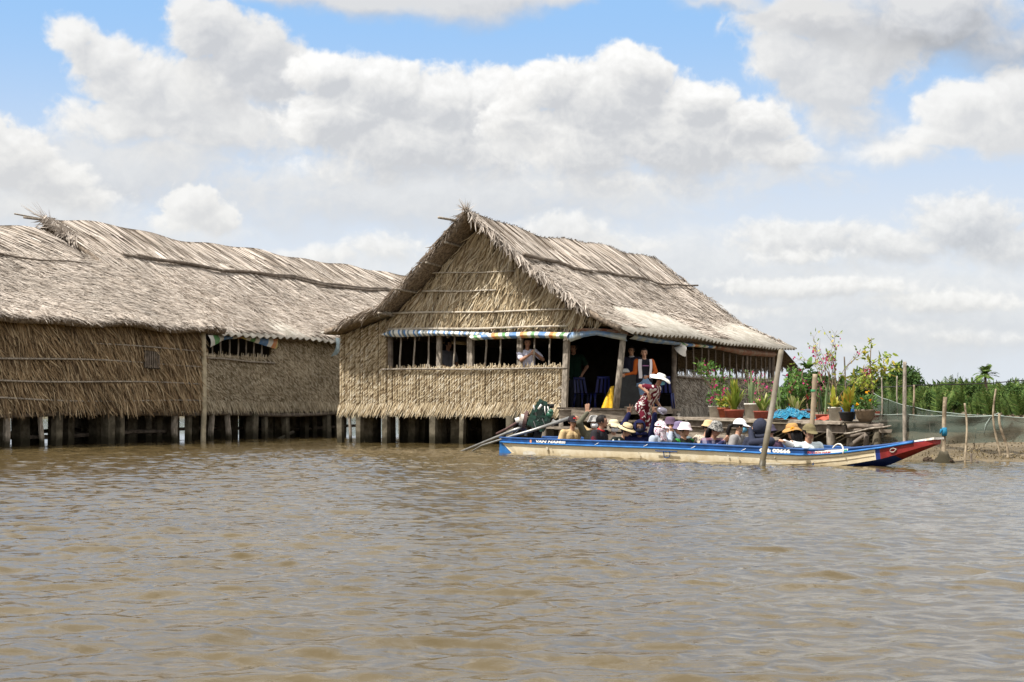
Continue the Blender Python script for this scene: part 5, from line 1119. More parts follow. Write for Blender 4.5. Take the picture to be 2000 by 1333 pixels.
T_MC = stripes('multicolour_striped_tarp', [WH, GRN, WH, BL, BL, WH, ORG, YL], 1.0)
T_BLUE = mat('blue_tarp', (.13, .24, .42), .55, .3, .0, 3, col2=(.36, .38, .34)); T_RED = mat('rust_tarp', (.22, .085, .05), .7, .2, .0, 5, col2=(.26, .21, .16))
def tarp(name, label, top, bot, m, ln, bulge=.08, n=60, nb=6, cat='tarp', sag=.0, out=(0, 0, 0), fold=8):
    """hanging tarp between an upper and a lower polyline (lists of points)"""
    def along(P, t):
        P = [Vector(p) for p in P]; L = [0]
        for i in range(1, len(P)): L.append(L[-1]+(P[i]-P[i-1]).length)
        x = t*L[-1]
        for i in range(1, len(P)):
            if x <= L[i]+1e-9: return P[i-1].lerp(P[i], (x-L[i-1])/max(L[i]-L[i-1], 1e-6))
        return P[-1]
    g = G(); al = []; o = Vector(out)
    for k in (0, 1):
        for j in range(nb):
            for i in range(n):
                t, b = i/(n-1), j/(nb-1); p = along(top, t).lerp(along(bot, t), b); w = math.sin(math.pi*b)*bulge+.018*math.sin(t*fold*6+b*3)*b+.012*math.sin(t*fold*17+b*5)
                p = p+o*(w+(.006 if k == 0 else 0))-ZD*sag*math.sin(math.pi*((t*3) % 1))*b; g.V.append(tuple(p)); al.append(t*ln)
    N = n*nb
    for j in range(nb-1):
        for i in range(n-1):
            q = (j*n+i, j*n+i+1, (j+1)*n+i+1, (j+1)*n+i); g.F.append(q); g.F.append(tuple(x+N for x in q[::-1])); g.M += [0, 0]
    ob = g.build(name, m, None, True); at_ = ob.data.attributes.new('along', 'FLOAT', 'POINT'); at_.data.foreach_set('value', np.array(al, np.float32))
    return tag(ob, label, cat)
def pv(px, py, u=-.16): v = H3.v_at(px, u); p = H3(u, v, 0); return Vector((p.x, p.y, EYE+(HZ-py)/FPX*p.y))
def pu(px, py, v): u = H3.u_at(px, v); p = H3(u, v, 0); return Vector((p.x, p.y, EYE+(HZ-py)/FPX*p.y))
tarp('rolled_tarp', 'blue and white striped tarp rolled along the top left of the barred window front', [pv(748, 652), pv(768, 642), pv(830, 645), pv(955, 650)], [pv(750, 657, -.2), pv(780, 659, -.2), pv(850, 656, -.2), pv(955, 659, -.2)], T_BW, 7.0, .09, out=NU)
tarp('rolled_tarp', 'multicoloured striped tarp rolled above the right half of the barred window front', [pv(918, 655, -.2), pv(960, 651, -.2), pv(1040, 648, -.2), pv(1114, 650, -.2)], [pv(926, 665, -.25), pv(960, 663, -.25), pv(1040, 660, -.25), pv(1110, 662, -.25)], T_MC, 3.4, .10, out=NU)
tarp('doorway_tarp', 'plain blue tarp with pale hem hung across the top of the doorway', [pv(1108, 650, -.12), pv(1165, 645, -.12), pv(1226, 653, -.12)], [pv(1114, 668, -.22), pv(1140, 659, -.22), pv(1165, 655, -.22), pv(1226, 667, -.22)], T_BLUE, 1, .10, out=NU)
tarp('rust_red_tarp', 'rust red tarp edge folded under the thatch above the doorway', [pv(1124, 641, -.10), pv(1180, 642, -.10), pv(1228, 648, -.10)], [pv(1120, 648, -.13), pv(1180, 648, -.13), pv(1228, 655, -.13)], T_RED, 1, .04, out=NU)
tarp('eave_tarp', 'blue tarp sagging under the corrugated eave on the right side', [pu(1229, 650, HW+.1), pu(1270, 658, HW+.1), pu(1322, 668, HW+.1)], [pu(1229, 662, HW+.15), pu(1270, 670, HW+.15), pu(1300, 673, HW+.15), pu(1324, 675, HW+.15)], T_BLUE, 1, .12, out=NV)
tarp('eave_tarp', 'multicoloured striped tarp under the eave above the right side windows', [pu(1322, 668, HW+.12), pu(1360, 672, HW+.12), pu(1410, 676, HW+.12)], [pu(1324, 677, HW+.16), pu(1360, 678, HW+.16), pu(1410, 683, HW+.16)], T_MC, 2.2, .08, out=NV)
tarp('eave_tarp', 'rolled brown tarp under the far end of the right eave', [pu(1395, 674, HW+.12), pu(1450, 680, HW+.12), pu(1512, 687, HW+.12)], [pu(1395, 682, HW+.16), pu(1450, 694, HW+.16), pu(1508, 698, HW+.16)], T_RED, 1, .12, out=NV)
def pm(px, py, v=-.2): u = H2.u_at(px, v); p = H2(u, v, 0); return Vector((p.x, p.y, EYE+(HZ-py)/FPX*p.y))
tarp('window_tarp', 'faded striped tarp drooping over the small barred window of the middle house', [pm(406, 655), pm(440, 656), pm(475, 657), pm(543, 661)], [pm(411, 679), pm(438, 664), pm(470, 661), pm(505, 672), pm(538, 682)], T_MC, 1.9, .05, out=NV)
tarp('torn_sheet', 'torn pale blue plastic sheet hanging under the eave where two houses meet', [pm(655, 660, .1), pm(668, 661, .1)], [pm(646, 697, .1), pm(656, 694, .1)], mat('torn_plastic', (.34, .42, .45), .5, .3, .0, 8, col2=(.20, .26, .28)), 1, .1, 14, 9, 'plastic sheet', out=NV, fold=2)
g = G(); c = pu(1333, 682, HW+.3); g.lathe([(.0, .10), (.07, .10), (.10, .06), (.115, 0), (.20, -.10), (.20, -.105), (.11, -.01), (.09, .05), (0, .09)], c, 18, Matrix.Rotation(.5, 3, 'X') @ Matrix.Rotation(.6, 3, 'Y'))
tag(g.build('hanging_hat', mat('hung_hat_white', (.74, .73, .70), .85), None, True), 'white hat hanging under the eave beside the dark side post', 'hat')
# ------------------------------------------------------------------ inside the doorway
def inside():
    M_CH = mat('blue_plastic', (.010, .016, .105), .4, .4)
    def chair(loc, rz, label):
        t = thing('plastic_chair', label, 'chair', loc, 'blue plastic chairs in the doorway'); t.rotation_euler = (0, 0, rz)
        def P(name, g): return g.build(name, M_CH, t, True, local=True)
        g = G(); g.grid(lambda a, b: Vector((-.21+.42*a, -.20+.40*b, .43-.02*math.sin(math.pi*a))), 8, 6); g.grid(lambda a, b: Vector((.21-.42*a, -.20+.40*b, .41-.02*math.sin(math.pi*a))), 8, 6); P('seat', g)
        g = G()
        for (k0, k1) in ((0, .16), (.28, .44), (.56, .72), (.84, 1)):
            for s in (0, .015): g.grid(lambda a, b: Vector(((-.21+.42*(k0+(k1-k0)*a))*(1-.15*b), .20+.09*b+s+.03*math.sin(math.pi*(k0+(k1-k0)*a)), .43+.42*b)), 4, 6)
        g.box((0, .30, .84), (.36, .03, .07)); P('backrest', g)
        for sx in (-1, 1):
            for sy in (-1, 1): g = G(); g.tube([(sx*.19, sy*.18, .42), (sx*.23, sy*.23, 0)], [.03, .02], 8); P('leg', g)
        return t
    for px, Y, rz in ((1142, 42.4, .5), (1172, 41.9, 3.4), (1299, 42.0, 2.9)):
        p = at(px, 796, Y); p.z = .97; chair(p, rz, {1142: 'blue plastic chair just behind the man in dark green', 1172: 'blue plastic chair beside the yellow sacks', 1299: 'blue plastic chair behind the stooping woman in maroon'}[px])
    for px, w, h, Y, ln, lab in ((1184, .26, .58, 40.6, .16, 'tall yellow sack leaning beside the doorway post, larger of the two'), (1194, .15, .54, 40.45, .0, 'narrow yellow sack standing against the doorway post')):
        p = at(px, 795, Y); p.z = .97; g = G()
        g.grid(lambda a, b: p+Vector((w*(.5-.28*b)*math.cos(a*6.283)+ln*b+.012*math.sin(a*19+b*5), .10*math.sin(a*6.283)*(1-.5*b)+.01*math.sin(a*25+b*9), h*b+.02*math.sin(a*9)*b)), 22, 8)
        tag(g.build('yellow_sack', mat('yellow_plastic', (.60, .36, .012), .5, .4, .25, 10, bump=.5, bscale=14), None, True), lab, 'sack', 'yellow sacks at the doorway')
    p = at(1229, 796, 41.2); t = thing('cool_box', 'dark grey serving counter box standing inside the doorway', 'counter', (p.x, p.y, .97)); g = G(); g.box((p.x, p.y+.3, 1.43), (.58, .5, .92)); g.build('body', mat('dark_grey_box', (.045, .048, .052), .6, .3, .2, 6), t); g = G(); g.box((p.x, p.y+.3, 1.915), (.62, .54, .05)); g.build('lid', mat('dark_grey_lid', (.06, .062, .066), .6), t)
    g = G(); g.lathe([(.10, .10), (.17, 0), (.16, 0), (.09, .09)], (p.x-.12, p.y+.22, 1.945), 18); tag(g.build('white_bowl', mat('white_ceramic', (.72, .72, .70), .3, .5), None, True), 'upturned white bowl on the dark counter in the doorway', 'bowl')
inside()
# ------------------------------------------------------------------ landing steps and flower deck
def beamz(name, a, b, w, h, parent, m=None, jit=.012): g = G(); g.beam(a, b, w, h, jit=jit); return g.build(name, m or M_PLANK, parent)
def landing():
    t = thing('landing_steps', 'weathered grey plank landing steps between the house doorway and the boat', 'steps', (3.5, 38, 0)); A = lambda px, py, Y: at(px, py, Y)
    beamz('plank', A(1092, 812, 38.8), A(1128, 811, 38.8), .05, .26, t); beamz('plank', A(1116, 812, 38.7), A(1222, 812, 38.6), .05, .30, t)
    beamz('tread', A(1090, 798, 38.9), A(1330, 802, 38.5), .35, .05, t, M_POLED)
    beamz('tread', A(1200, 823, 37.6), A(1345, 823, 37.4), .40, .05, t); beamz('plank', A(1200, 831, 37.7), A(1340, 831, 37.5), .04, .10, t, M_POLED)
    beamz('tread', A(1085, 837, 37.6), A(1330, 846, 37.0), .40, .05, t); beamz('tread', A(1040, 834, 38.4), A(1125, 836, 38.2), .30, .06, t)
    beamz('plank', A(1320, 838, 36.8), A(1436, 838, 36.2), .04, .20, t); beamz('plank', A(1330, 857, 36.7), A(1440, 857, 36.2), .04, .12, t)
    beamz('plank', A(1225, 853, 37.1), A(1330, 855, 36.8), .04, .14, t)
    for px in (1062, 1096, 1190, 1290, 1338, 1436):
        g = G(); p = A(px, 870, 37.6 if px < 1300 else 36.7); stick(g, (p.x, p.y, -.8), (p.x, p.y, .72), .06, .055, .01); g.build('post', M_POLE, t, True)
    g = G(); p = A(1325, 818, 37.2); g.lathe([(.05, 0), (.05, .02), (.03, .04), (.03, .08), (.045, .10), (.045, .12), (.02, .125)], p, 12); tag(g.build('white_fitting', M_WHITEP, None, True), 'small white pipe fitting on the plank edge below the woven side wall', 'pipe fitting')
landing()
DA, DB = Vector((3.75, 37.0, 0)), Vector((6.72, 31.0, 0)); DD = (DB-DA).normalized(); DNn = Vector((-DD.y, DD.x, 0)); DNn = DNn if DNn.y > 0 else -DNn
def dk(t, w, z=0): return DA.lerp(DB, t)+DNn*w+ZD*(.775-.07*t+z)
def deck():
    t = thing('plank_deck', 'long rickety plank deck on posts carrying the row of potted plants', 'deck', DA.lerp(DB, .5))
    for i in range(26):
        a = i/26; g = G(); g.beam(dk(a+.018, -.05+random.uniform(-.05, .05), -.02), dk(a+.018, 2.9, -.02), .235, .035, jit=.012); g.build('deck_board', M_PLANK, t)
    beamz('edge_beam', dk(-.02, -.08, -.03), dk(1.0, -.08, -.03), .07, .07, t); beamz('edge_beam', dk(-.02, .0, -.16), dk(1.0, .0, -.16), .05, .14, t, M_POLED)
    beamz('fascia_plank', dk(0, .06, -.30), dk(.62, .06, -.30), .03, .12, t); beamz('fascia_plank', dk(.1, .05, -.42), dk(.66, .05, -.44), .03, .10, t)
    for a, w, r in ((.04, .05, .07), (.22, .1, .07), (.40, .12, .065), (.58, .1, .07), (.75, .1, .06), (.93, .02, .10), (.98, .25, .085), (.5, 2.5, .07), (.8, 2.6, .07), (.96, 2.5, .07)):
        p = dk(a, w); g = G(); stick(g, (p.x+random.uniform(-.06, .06), p.y, -.9), (p.x, p.y, p.z-.05), r, r*.9, .02); g.build('post', M_POLED if a < .9 else M_POLE, t, True)
    # lower right end with logs
    E = lambda px, py, Y: at(px, py, Y)
    for (x0, y0, x1, y1, Y0, Y1, r) in ((1655, 834, 1722, 832, 30.8, 30.6, .055), (1650, 843, 1716, 838, 31.2, 31.0, .05), (1640, 838, 1728, 836, 31.8, 31.6, .05), (1700, 829, 1725, 834, 30.9, 30.7, .065), (1648, 848, 1741, 832, 30.7, 30.4, .02), (1652, 853, 1700, 847, 31.1, 31, .035)):
        g = G(); stick(g, E(x0, y0, Y0), E(x1, y1, Y1), r, r*.85, .02); g.build('log', M_POLED if r > .03 else M_POLE, t, True)
    for (px, Y, r, top, m) in ((1693, 30.9, .055, 846, M_POLED), (1714, 30.7, .085, 836, M_CONC), (1721, 31.3, .05, 840, M_POLED), (1668, 31.2, .06, 838, M_POLED)):
        p = E(px, top, Y); g = G(); stick(g, (p.x+(.08 if px == 1668 else -.03), p.y, -.6), p, r*1.05, r, .015); g.build('post', m, t, True)
    g = G(); stick(g, E(1659, 872, 31), E(1690, 850, 31), .05, .04, .02); g.build('brace', M_POLED, t, True)
    g = G(); g.box(E(1729, 843, 30.6), (.22, .2, .05), None, .02); g.build('board_end', M_PLANK, t)
deck()
# ------------------------------------------------------------------ potted plants
M_LEAF = island_mat('green_leaf', [(0, (.035, .085, .018)), (.5, (.075, .16, .03)), (1, (.15, .25, .05))], leaf=.25, big=.1, rough=.5)
M_LEAFY = island_mat('yellow_green_leaf', [(0, (.10, .16, .02)), (.5, (.24, .30, .04)), (.85, (.42, .40, .08)), (1, (.50, .36, .05))], leaf=.3, big=.1, rough=.5)
M_VARI = island_mat('variegated_leaf', [(0, (.10, .19, .03)), (.45, (.26, .34, .07)), (.7, (.56, .54, .20)), (1, (.66, .62, .32))], leaf=.25, big=.1, rough=.5)
M_SNAKE = island_mat('snake_plant_leaf', [(0, (.06, .11, .045)), (.6, (.13, .19, .085)), (1, (.22, .28, .14))], big=.3, bscale=14, rough=.5)
M_CROT = island_mat('croton_leaf', [(0, (.09, .16, .02)), (.4, (.30, .34, .04)), (.75, (.48, .38, .06)), (1, (.42, .18, .03))], leaf=.25, big=.1, rough=.5)
M_DRYL = island_mat('dry_twig', [(0, (.13, .09, .06)), (1, (.30, .22, .15))], big=.1)
M_MAG = island_mat('magenta_petal', [(0, (.36, .02, .10)), (1, (.62, .09, .26))], leaf=.3, big=.05, rough=.6); M_REDF = island_mat('red_petal', [(0, (.42, .025, .03)), (1, (.66, .14, .10))], leaf=.3, big=.05); M_ORF = island_mat('orange_petal', [(0, (.75, .28, .01)), (1, (.85, .45, .02))], big=.05)
M_TERRA = mat('terracotta', (.32, .085, .045), .75, .25, .2, 8); M_REDPOT = mat('red_brown_pot', (.24, .055, .035), .65, .3, .2, 6); M_PAIL = mat('stained_white_pail', (.64, .62, .56), .6, .3, .0, 5, col2=(.44, .41, .35)); M_BLKPOT = mat('black_pot', (.025, .025, .027), .5); M_BRPOT = mat('brown_glazed_pot', (.16, .115, .075), .5, .4, .3, 6); M_SOIL = mat('soil', (.05, .035, .025), .95)
def leaf_cloud(r, n, c, rad, size, wid, up=.2, droop=.0, flat=0):
    d = r.normal(0, 1, (n, 3)); d = unit(d)*r.uniform(.25, 1, (n, 1))**.5; P = np.array(c)+d*np.array(rad); D = unit(d*.8+r.normal(0, .7, (n, 3))+np.array([0, 0, up])); N = unit(r.normal(0, .6, (n, 3))+np.array([-.2, -.2, .8]))
    return blades(P, D, N, r.uniform(size*.6, size*1.3, n), r.uniform(wid*.7, wid*1.3, n), .0, .15, r.normal(0, .015, n))
def rosette(r, n, c, h, spread, wid, stiff=.5, base=.06):
    parts = []; az = r.uniform(0, 2*np.pi, n); t = r.uniform(.1, 1, n)*spread; H = h*r.uniform(.5, 1.1, n)
    hd = np.stack([np.cos(az), np.sin(az), np.zeros(n)], 1); P = np.array(c)+hd*base*r.uniform(0, 1, (n, 1)); segs = 5; V = np.empty((n, segs+1, 2, 3)); pos = P.copy(); ang = np.arctan(t)
    S = np.stack([-np.sin(az), np.cos(az), np.zeros(n)], 1)
    for k in range(segs+1):
        w = wid*r.uniform(.98, 1.02)*(.45+1.1*math.sin(math.pi*min(k/segs*.8+.12, 1)))*(.12 if k == segs else 1)
        V[:, k, 0] = pos-S*w/2; V[:, k, 1] = pos+S*w/2
        a = ang*(.6+(1.4-stiff)*k/segs); pos = pos+(hd*np.sin(a)[:, None]+ZA*np.cos(a)[:, None])*(H/segs)[:, None]
    b = np.arange(n)[:, None]*(segs+1)*2; F = np.concatenate([b+np.array([2*k, 2*k+1, 2*k+3, 2*k+2]) for k in range(segs)])
    return V.reshape(-1, 3), F
def petals(r, pts, n, size, spread):
    pts = np.array(pts); P = np.repeat(pts, n, 0)+r.normal(0, spread, (len(pts)*n, 3)); m = len(P); D = unit(r.normal(0, 1, (m, 3))); N = unit(r.normal(0, 1, (m, 3))+np.array([-.4, -.6, .4]))
    return blades(P, D, N, r.uniform(size*.7, size*1.3, m), r.uniform(size*.7, size*1.2, m), 0, .6)
def branches(g, r, c, h, n, spread, depth=2, rad=.012):
    tips = []
    def grow(p, d, L, rr, k):
        q = p; pts = [Vector(p)]
        for i in range(4):
            d = (d+Vector(r.normal(0, .18, 3))+Vector((0, 0, .06))).normalized(); q = Vector(q)+d*L/4; pts.append(q)
        g.tube(pts, np.linspace(rr, rr*.5, 5), 5); tips.extend([tuple(x) for x in pts[2:]])
        if k > 0:
            for _ in range(2): grow(pts[int(r.integers(2, 5))], (d+Vector(r.normal(0, spread, 3))).normalized(), L*.6, rr*.6, k-1)
    for _ in range(n): grow(Vector(c), Vector((r.normal(0, spread), r.normal(0, spread), 1)).normalized(), h*r.uniform(.5, .75), rad, depth)
    return tips
POTN = [0]
def pot(kind, px, base_py, wpx, hpx, w, label, plant_name='potted_plant'):
    """a pot standing on the deck, at photo column px, w metres back from the deck's front edge; returns thing, top centre, scale (m per photo px)"""
    lo, hi = -.3, 1.2
    for _ in range(40):
        mid = (lo+hi)/2; p = dk(mid, w)
        if 1000+FPX*p.x/p.y < px: lo = mid
        else: hi = mid
    p = dk(lo, w); k = p.y/FPX; R_ = wpx*k/2; Hh = hpx*k; t = thing(plant_name, label, 'potted plant', p, 'potted plants on the deck'); g = G()
    pr = {'pail': [(.82, 0), (.92, .9), (1.0, .9), (1.0, 1), (.9, 1), (.86, .9)], 'terra': [(.68, 0), (.9, .8), (1, .8), (1, 1), (.9, 1), (.86, .85)], 'bowl': [(.55, 0), (.8, .3), (.93, .8), (1.02, .9), (1.0, 1), (.9, 1), (.86, .88)], 'planter': [(.85, 0), (.95, .8), (1, .85), (1, 1), (.92, 1), (.9, .85)]}[kind[0]]
    g.lathe([(.001, 0)]+[(R_*a, Hh*b) for a, b in pr]+[(.001, Hh*.85)], p, 20, None, 1, .85)
    g.build('pot', kind[1], t, True); g = G(); g.lathe([(.001, Hh*.88), (R_*.87, Hh*.88), (R_*.85, Hh*.84), (.001, Hh*.84)], p, 14, None, 1, .85); g.build('soil', M_SOIL, t)
    return t, np.array(p+ZD*Hh*.9), k
def garden():
    r = np.random.default_rng(77)
    PAIL, TER, RED, BLK, BRN, BWL = ('pail', M_PAIL), ('terra', M_TERRA), ('planter', M_REDPOT), ('bowl', M_BLKPOT), ('bowl', M_BRPOT), ('bowl', M_TERRA)
    # back row first: bushes
    t, c, k = pot(PAIL, 1408, 800, 24, 20, 1.3, 'tall thin leafy climber in a pail beside the woven side wall')
    g = G(); tips = branches(g, r, c, 90*k, 5, .22, 2, .014); g.build('stem', M_DRYL, t); P = [leaf_cloud(r, 6, q, (.09, .09, .08), .10, .045) for q in tips[::2]]; part_mesh('leaves', P, M_LEAFY if 0 else M_LEAF, t); part_mesh('flowers', [petals(r, [tips[i] for i in r.choice(len(tips), 12)], 4, .045, .03)], M_MAG, t)
    t, c, k = pot(TER, 1475, 800, 30, 20, 1.25, 'thorny brown twigged bush with small red flowers behind the snake plant')
    g = G(); tips = branches(g, r, c, 78*k, 16, .5, 2, .011); g.build('stem', M_DRYL, t); part_mesh('leaves', [leaf_cloud(r, 2, q, (.05, .05, .05), .06, .025) for q in tips[::3]], M_LEAF, t); part_mesh('flowers', [petals(r, [tips[i] for i in r.choice(len(tips), 24)], 4, .04, .02)], M_MAG, t)
    t, c, k = pot(RED, 1558, 800, 44, 18, 1.2, 'dense round bougainvillea bush with magenta and coral blooms behind the blue net')
    g = G(); tips = branches(g, r, c, 70*k, 14, .5, 2, .014); g.build('stem', M_DRYL, t); part_mesh('leaves', [leaf_cloud(r, 4, q, (.10, .10, .09), .085, .045) for q in tips[::1]], M_LEAF, t)
    hi = [q for q in tips if q[2] > c[2]+30*k]; part_mesh('flowers', [petals(r, [hi[i] for i in r.choice(len(hi), 22)], 5, .05, .05)], M_MAG, t); part_mesh('flowers', [petals(r, [tuple(np.array(c)+np.array([.02+.32*math.cos(i*1.3), -.32, (12+14*(i % 3))*k])) for i in range(5)], 5, .05, .03)], M_REDF, t)
    t, c, k = pot(TER, 1630, 800, 30, 20, 1.3, 'tall sparse bougainvillea with arching bare twigs and pink blooms')
    g = G(); tips = branches(g, r, c, 118*k, 9, .30, 3, .013); g.build('stem', M_DRYL, t); part_mesh('leaves', [leaf_cloud(r, 2, q, (.06, .06, .05), .07, .035) for q in tips[::4]], M_LEAFY, t); hi = [q for q in tips if q[2] > c[2]+70*k]; part_mesh('flowers', [petals(r, [hi[i] for i in r.choice(len(hi), 20)], 4, .045, .05)], M_MAG, t)
    t, c, k = pot(BWL, 1578, 800, 26, 18, 1.9, 'papaya like plant with curved stem and umbrella of leaves')
    q = Vector(c); g = G(); tp = q+Vector((0, 0, 84*k)); g.tube([q, q+Vector((-.06, 0, 40*k)), q+Vector((-.14, 0, 62*k)), q+Vector((-.12, 0, 78*k)), tp], [.02, .018, .014, .012, .01], 6); g.build('stem', M_DRYL, t); part_mesh('leaves', [rosette(r, 20, np.array(tp)-np.array([0, 0, .04]), .36, 3.2, .09, .2, .03), rosette(r, 8, np.array(q)+np.array([-.08, 0, 50*k]), .22, 3, .06, .2, .02)], M_LEAF, t)
    t, c, k = pot(RED, 1702, 800, 34, 18, 1.5, 'small sparse tree with yellow green leaves, tallest plant at the right end')
    q = Vector(c); g = G(); g.tube([q, q+Vector((.03, 0, 50*k)), q+Vector((-.03, 0, 95*k)), q+Vector((.0, 0, 145*k))], [.03, .022, .014, .005], 7); tips = []
    for i in range(14):
        hgt = r.uniform(30, 105)*k; p0 = q+Vector((0, 0, hgt)); a = r.uniform(0, 6.28); L = r.uniform(.45, .95)*(1.15-hgt/(150*k)); d = Vector((math.cos(a), math.sin(a)*.8, r.uniform(.1, .7))); pts = [p0+d*L*s+Vector(r.normal(0, .015, 3)) for s in (0, .35, .7, 1)]; g.tube(pts, [.01, .008, .006, .003], 5); tips += [tuple(x) for x in pts[1:]]
    g.build('stem', M_DRYL, t); part_mesh('leaves', [leaf_cloud(r, 7, x, (.09, .09, .08), .12, .05, -.2) for x in tips]+[leaf_cloud(r, 5, tuple(q+Vector((0, 0, (122+10*i)*k))), (.05, .05, .06), .09, .04) for i in range(3)], M_LEAFY, t)
    # front row
    t, c, k = pot(PAIL, 1397, 815, 27, 23, .25, 'white pail of small leafy plant with pink flowers, leftmost of the front row'); part_mesh('leaves', [leaf_cloud(r, 130, c+np.array([0, 0, 18*k]), (.20, .18, .22), .09, .04)], M_LEAF, t); part_mesh('flowers', [petals(r, [tuple(c+np.array([r.uniform(-.22, .22), -.15, r.uniform(10, 44)*k])) for _ in range(7)], 5, .045, .02)], M_MAG, t)
    t, c, k = pot(TER, 1416, 818, 30, 20, .35, 'terracotta pot of low green and reddish leaves beside the white pail'); part_mesh('leaves', [leaf_cloud(r, 120, c+np.array([0, 0, 12*k]), (.20, .17, .14), .11, .045)], M_LEAFY, t)
    t, c, k = pot(RED, 1434, 822, 40, 17, .18, 'red planter with tall upright yellow green dracaena leaves'); part_mesh('leaves', [rosette(r, 34, c, 44*k, .8, .045, .5), rosette(r, 24, c+np.array([.02, 0, 24*k]), 40*k, .5, .038, .6)], M_LEAFY, t)
    t, c, k = pot(PAIL, 1468, 822, 30, 30, .16, 'grey white pail of tall banded snake plant leaves'); part_mesh('leaves', [rosette(r, 10, c, 64*k, .22, .036, .9, .14)], M_SNAKE, t)
    t, c, k = pot(RED, 1490, 824, 38, 16, .14, 'red planter of cream striped leaves left of the bamboo mooring pole'); part_mesh('leaves', [rosette(r, 40, c, 36*k, .85, .05, .4)], M_VARI, t)
    t, c, k = pot(RED, 1529, 816, 30, 16, .6, 'snake plant right behind the bamboo mooring pole'); part_mesh('leaves', [rosette(r, 9, c, 60*k, .26, .034, .9, .13)], M_SNAKE, t)
    t, c, k = pot(TER, 1554, 814, 30, 16, .75, 'cream striped rosette plant rising behind the blue fishing net'); part_mesh('leaves', [rosette(r, 36, c, 34*k, .75, .046, .5)], M_VARI, t)
    t, c, k = pot(RED, 1608, 822, 32, 12, .35, 'tall snake plant clump beside the thinner bamboo pole'); part_mesh('leaves', [rosette(r, 12, c, 76*k, .3, .036, .9, .17)], M_SNAKE, t)
    t, c, k = pot(PAIL, 1630, 822, 26, 27, .22, 'white pail with drooping yellow brown leaves'); part_mesh('leaves', [rosette(r, 20, c, 26*k, 1.6, .04, .1), rosette(r, 3, c, 44*k, .5, .06, .9)], M_CROT, t)
    t, c, k = pot(BLK, 1655, 823, 34, 19, .16, 'black pot of yellow and orange croton leaves'); part_mesh('leaves', [rosette(r, 36, c, 40*k, .95, .05, .4), rosette(r, 12, c+np.array([.05, 0, 12*k]), 44*k, .5, .05, .6)], M_CROT, t)
    t, c, k = pot(BRN, 1690, 829, 42, 24, .25, 'wide brown glazed pot of marigolds at the deck’s right end'); part_mesh('leaves', [leaf_cloud(r, 230, c+np.array([.02, 0, 13*k]), (.26, .2, .18), .09, .03)], M_LEAF, t); [part_mesh('flower', [petals(r, [tuple(c+np.array([x, -.18, z*k]))], 7, .035, .010)], M_ORF, t) for x, z in ((-.12, 24), (.0, 36), (.05, 20), (-.2, 12))]
    # fishing net heap and cloths
    p = dk(.72, .3); g = G(); q0 = at(1552, 822, p.y); rr = np.random.default_rng(5)
    def heap(a, b):
        x = (a-.5)*1.02; env = max(0, 1-(2*abs(a-.42))**2.2); y = (b-.5)*.75; return Vector((q0.x+x, p.y+.05+y, p.z+.02+.19*env*math.exp(-(b-.5)**2*7)+.03*math.sin(a*21+b*9)*env+.02*math.sin(a*43+b*17)*env))
    g.grid(heap, 60, 24); nh = g.build('net_heap', mat('blue_net', (.008, .10, .20), .8, .2, .0, 9, col2=(.02, .20, .32), bump=.8, bscale=30), None, True); tag(nh, 'heap of blue fishing net lying between the two bamboo poles on the deck', 'fishing net')
    g = G()
    for i in range(70):
        a0, b0 = rr.uniform(.02, .98), rr.uniform(.05, .7); da, db = rr.normal(0, .12), rr.normal(0, .12); pts = [heap(min(max(a0+da*s, 0), 1), min(max(b0+db*s+.05*math.sin(s*5), 0), 1))+Vector((0, -.01, .012+.03*math.sin(3.1*s)*rr.uniform(0, 1))) for s in np.linspace(0, 1, 6)]; g.tube(pts, .0055, 4)
    for rad in (.12, .15): g.tube([q0+Vector((.28+rad*math.cos(a), -.02*math.sin(a), .14+rad*.7*math.sin(a))) for a in np.linspace(0, 6.28, 16)], .005, 4)
    g.build('net_cord', mat('pale_net_cord', (.10, .30, .42), .7), nh, True)
    g = G(); p = dk(.50, .22); q = at(1524, 822, p.y); g.grid(lambda a, b: Vector((q.x-.10+.26*a, p.y-.02+.3*b, p.z+.02+.20*(1-a)*math.sin(math.pi*min(b+.2, 1))+.02*math.sin(a*14))), 12, 8); tag(g.build('orange_cloth', mat('rust_cloth', (.33, .11, .055), .85, .1, .25, 9), None, True), 'rust orange cloth heaped behind the bamboo mooring pole', 'cloth')
    g = G(); p = dk(.86, .1); q = at(1625, 824, p.y); g.grid(lambda a, b: Vector((q.x-.30+.62*a, p.y-.05+.45*b, p.z+.015+.10*math.sin(math.pi*a)*math.sin(math.pi*b)+.012*math.sin(a*23+b*7))), 24, 12); tag(g.build('red_mat', mat('red_cloth', (.36, .09, .06), .85, .1, .25, 9), None, True), 'flat red cloth spread on the deck edge under the white pail', 'cloth')
    p = dk(.52, .02); g = G(); g.tube([at(1518, 803, p.y+.05), at(1530, 812, p.y), at(1545, 820, p.y-.05), at(1570, 823, p.y-.08)], .012, 6); tag(g.build('white_hose', M_ROPE, None, True), 'white hose curving down onto the deck beside the mooring pole', 'hose')
    g = G(); p = at(1652, 800, 33.9); g.lathe([(.001, 0), (.16, 0), (.17, .34), (.15, .34), (.001, .3)], (p.x+.05, p.y, .70), 16); tag(g.build('blue_tub', mat('blue_tub', (.03, .12, .30), .5), None, True), 'blue plastic tub behind the croton pot', 'tub')
garden()
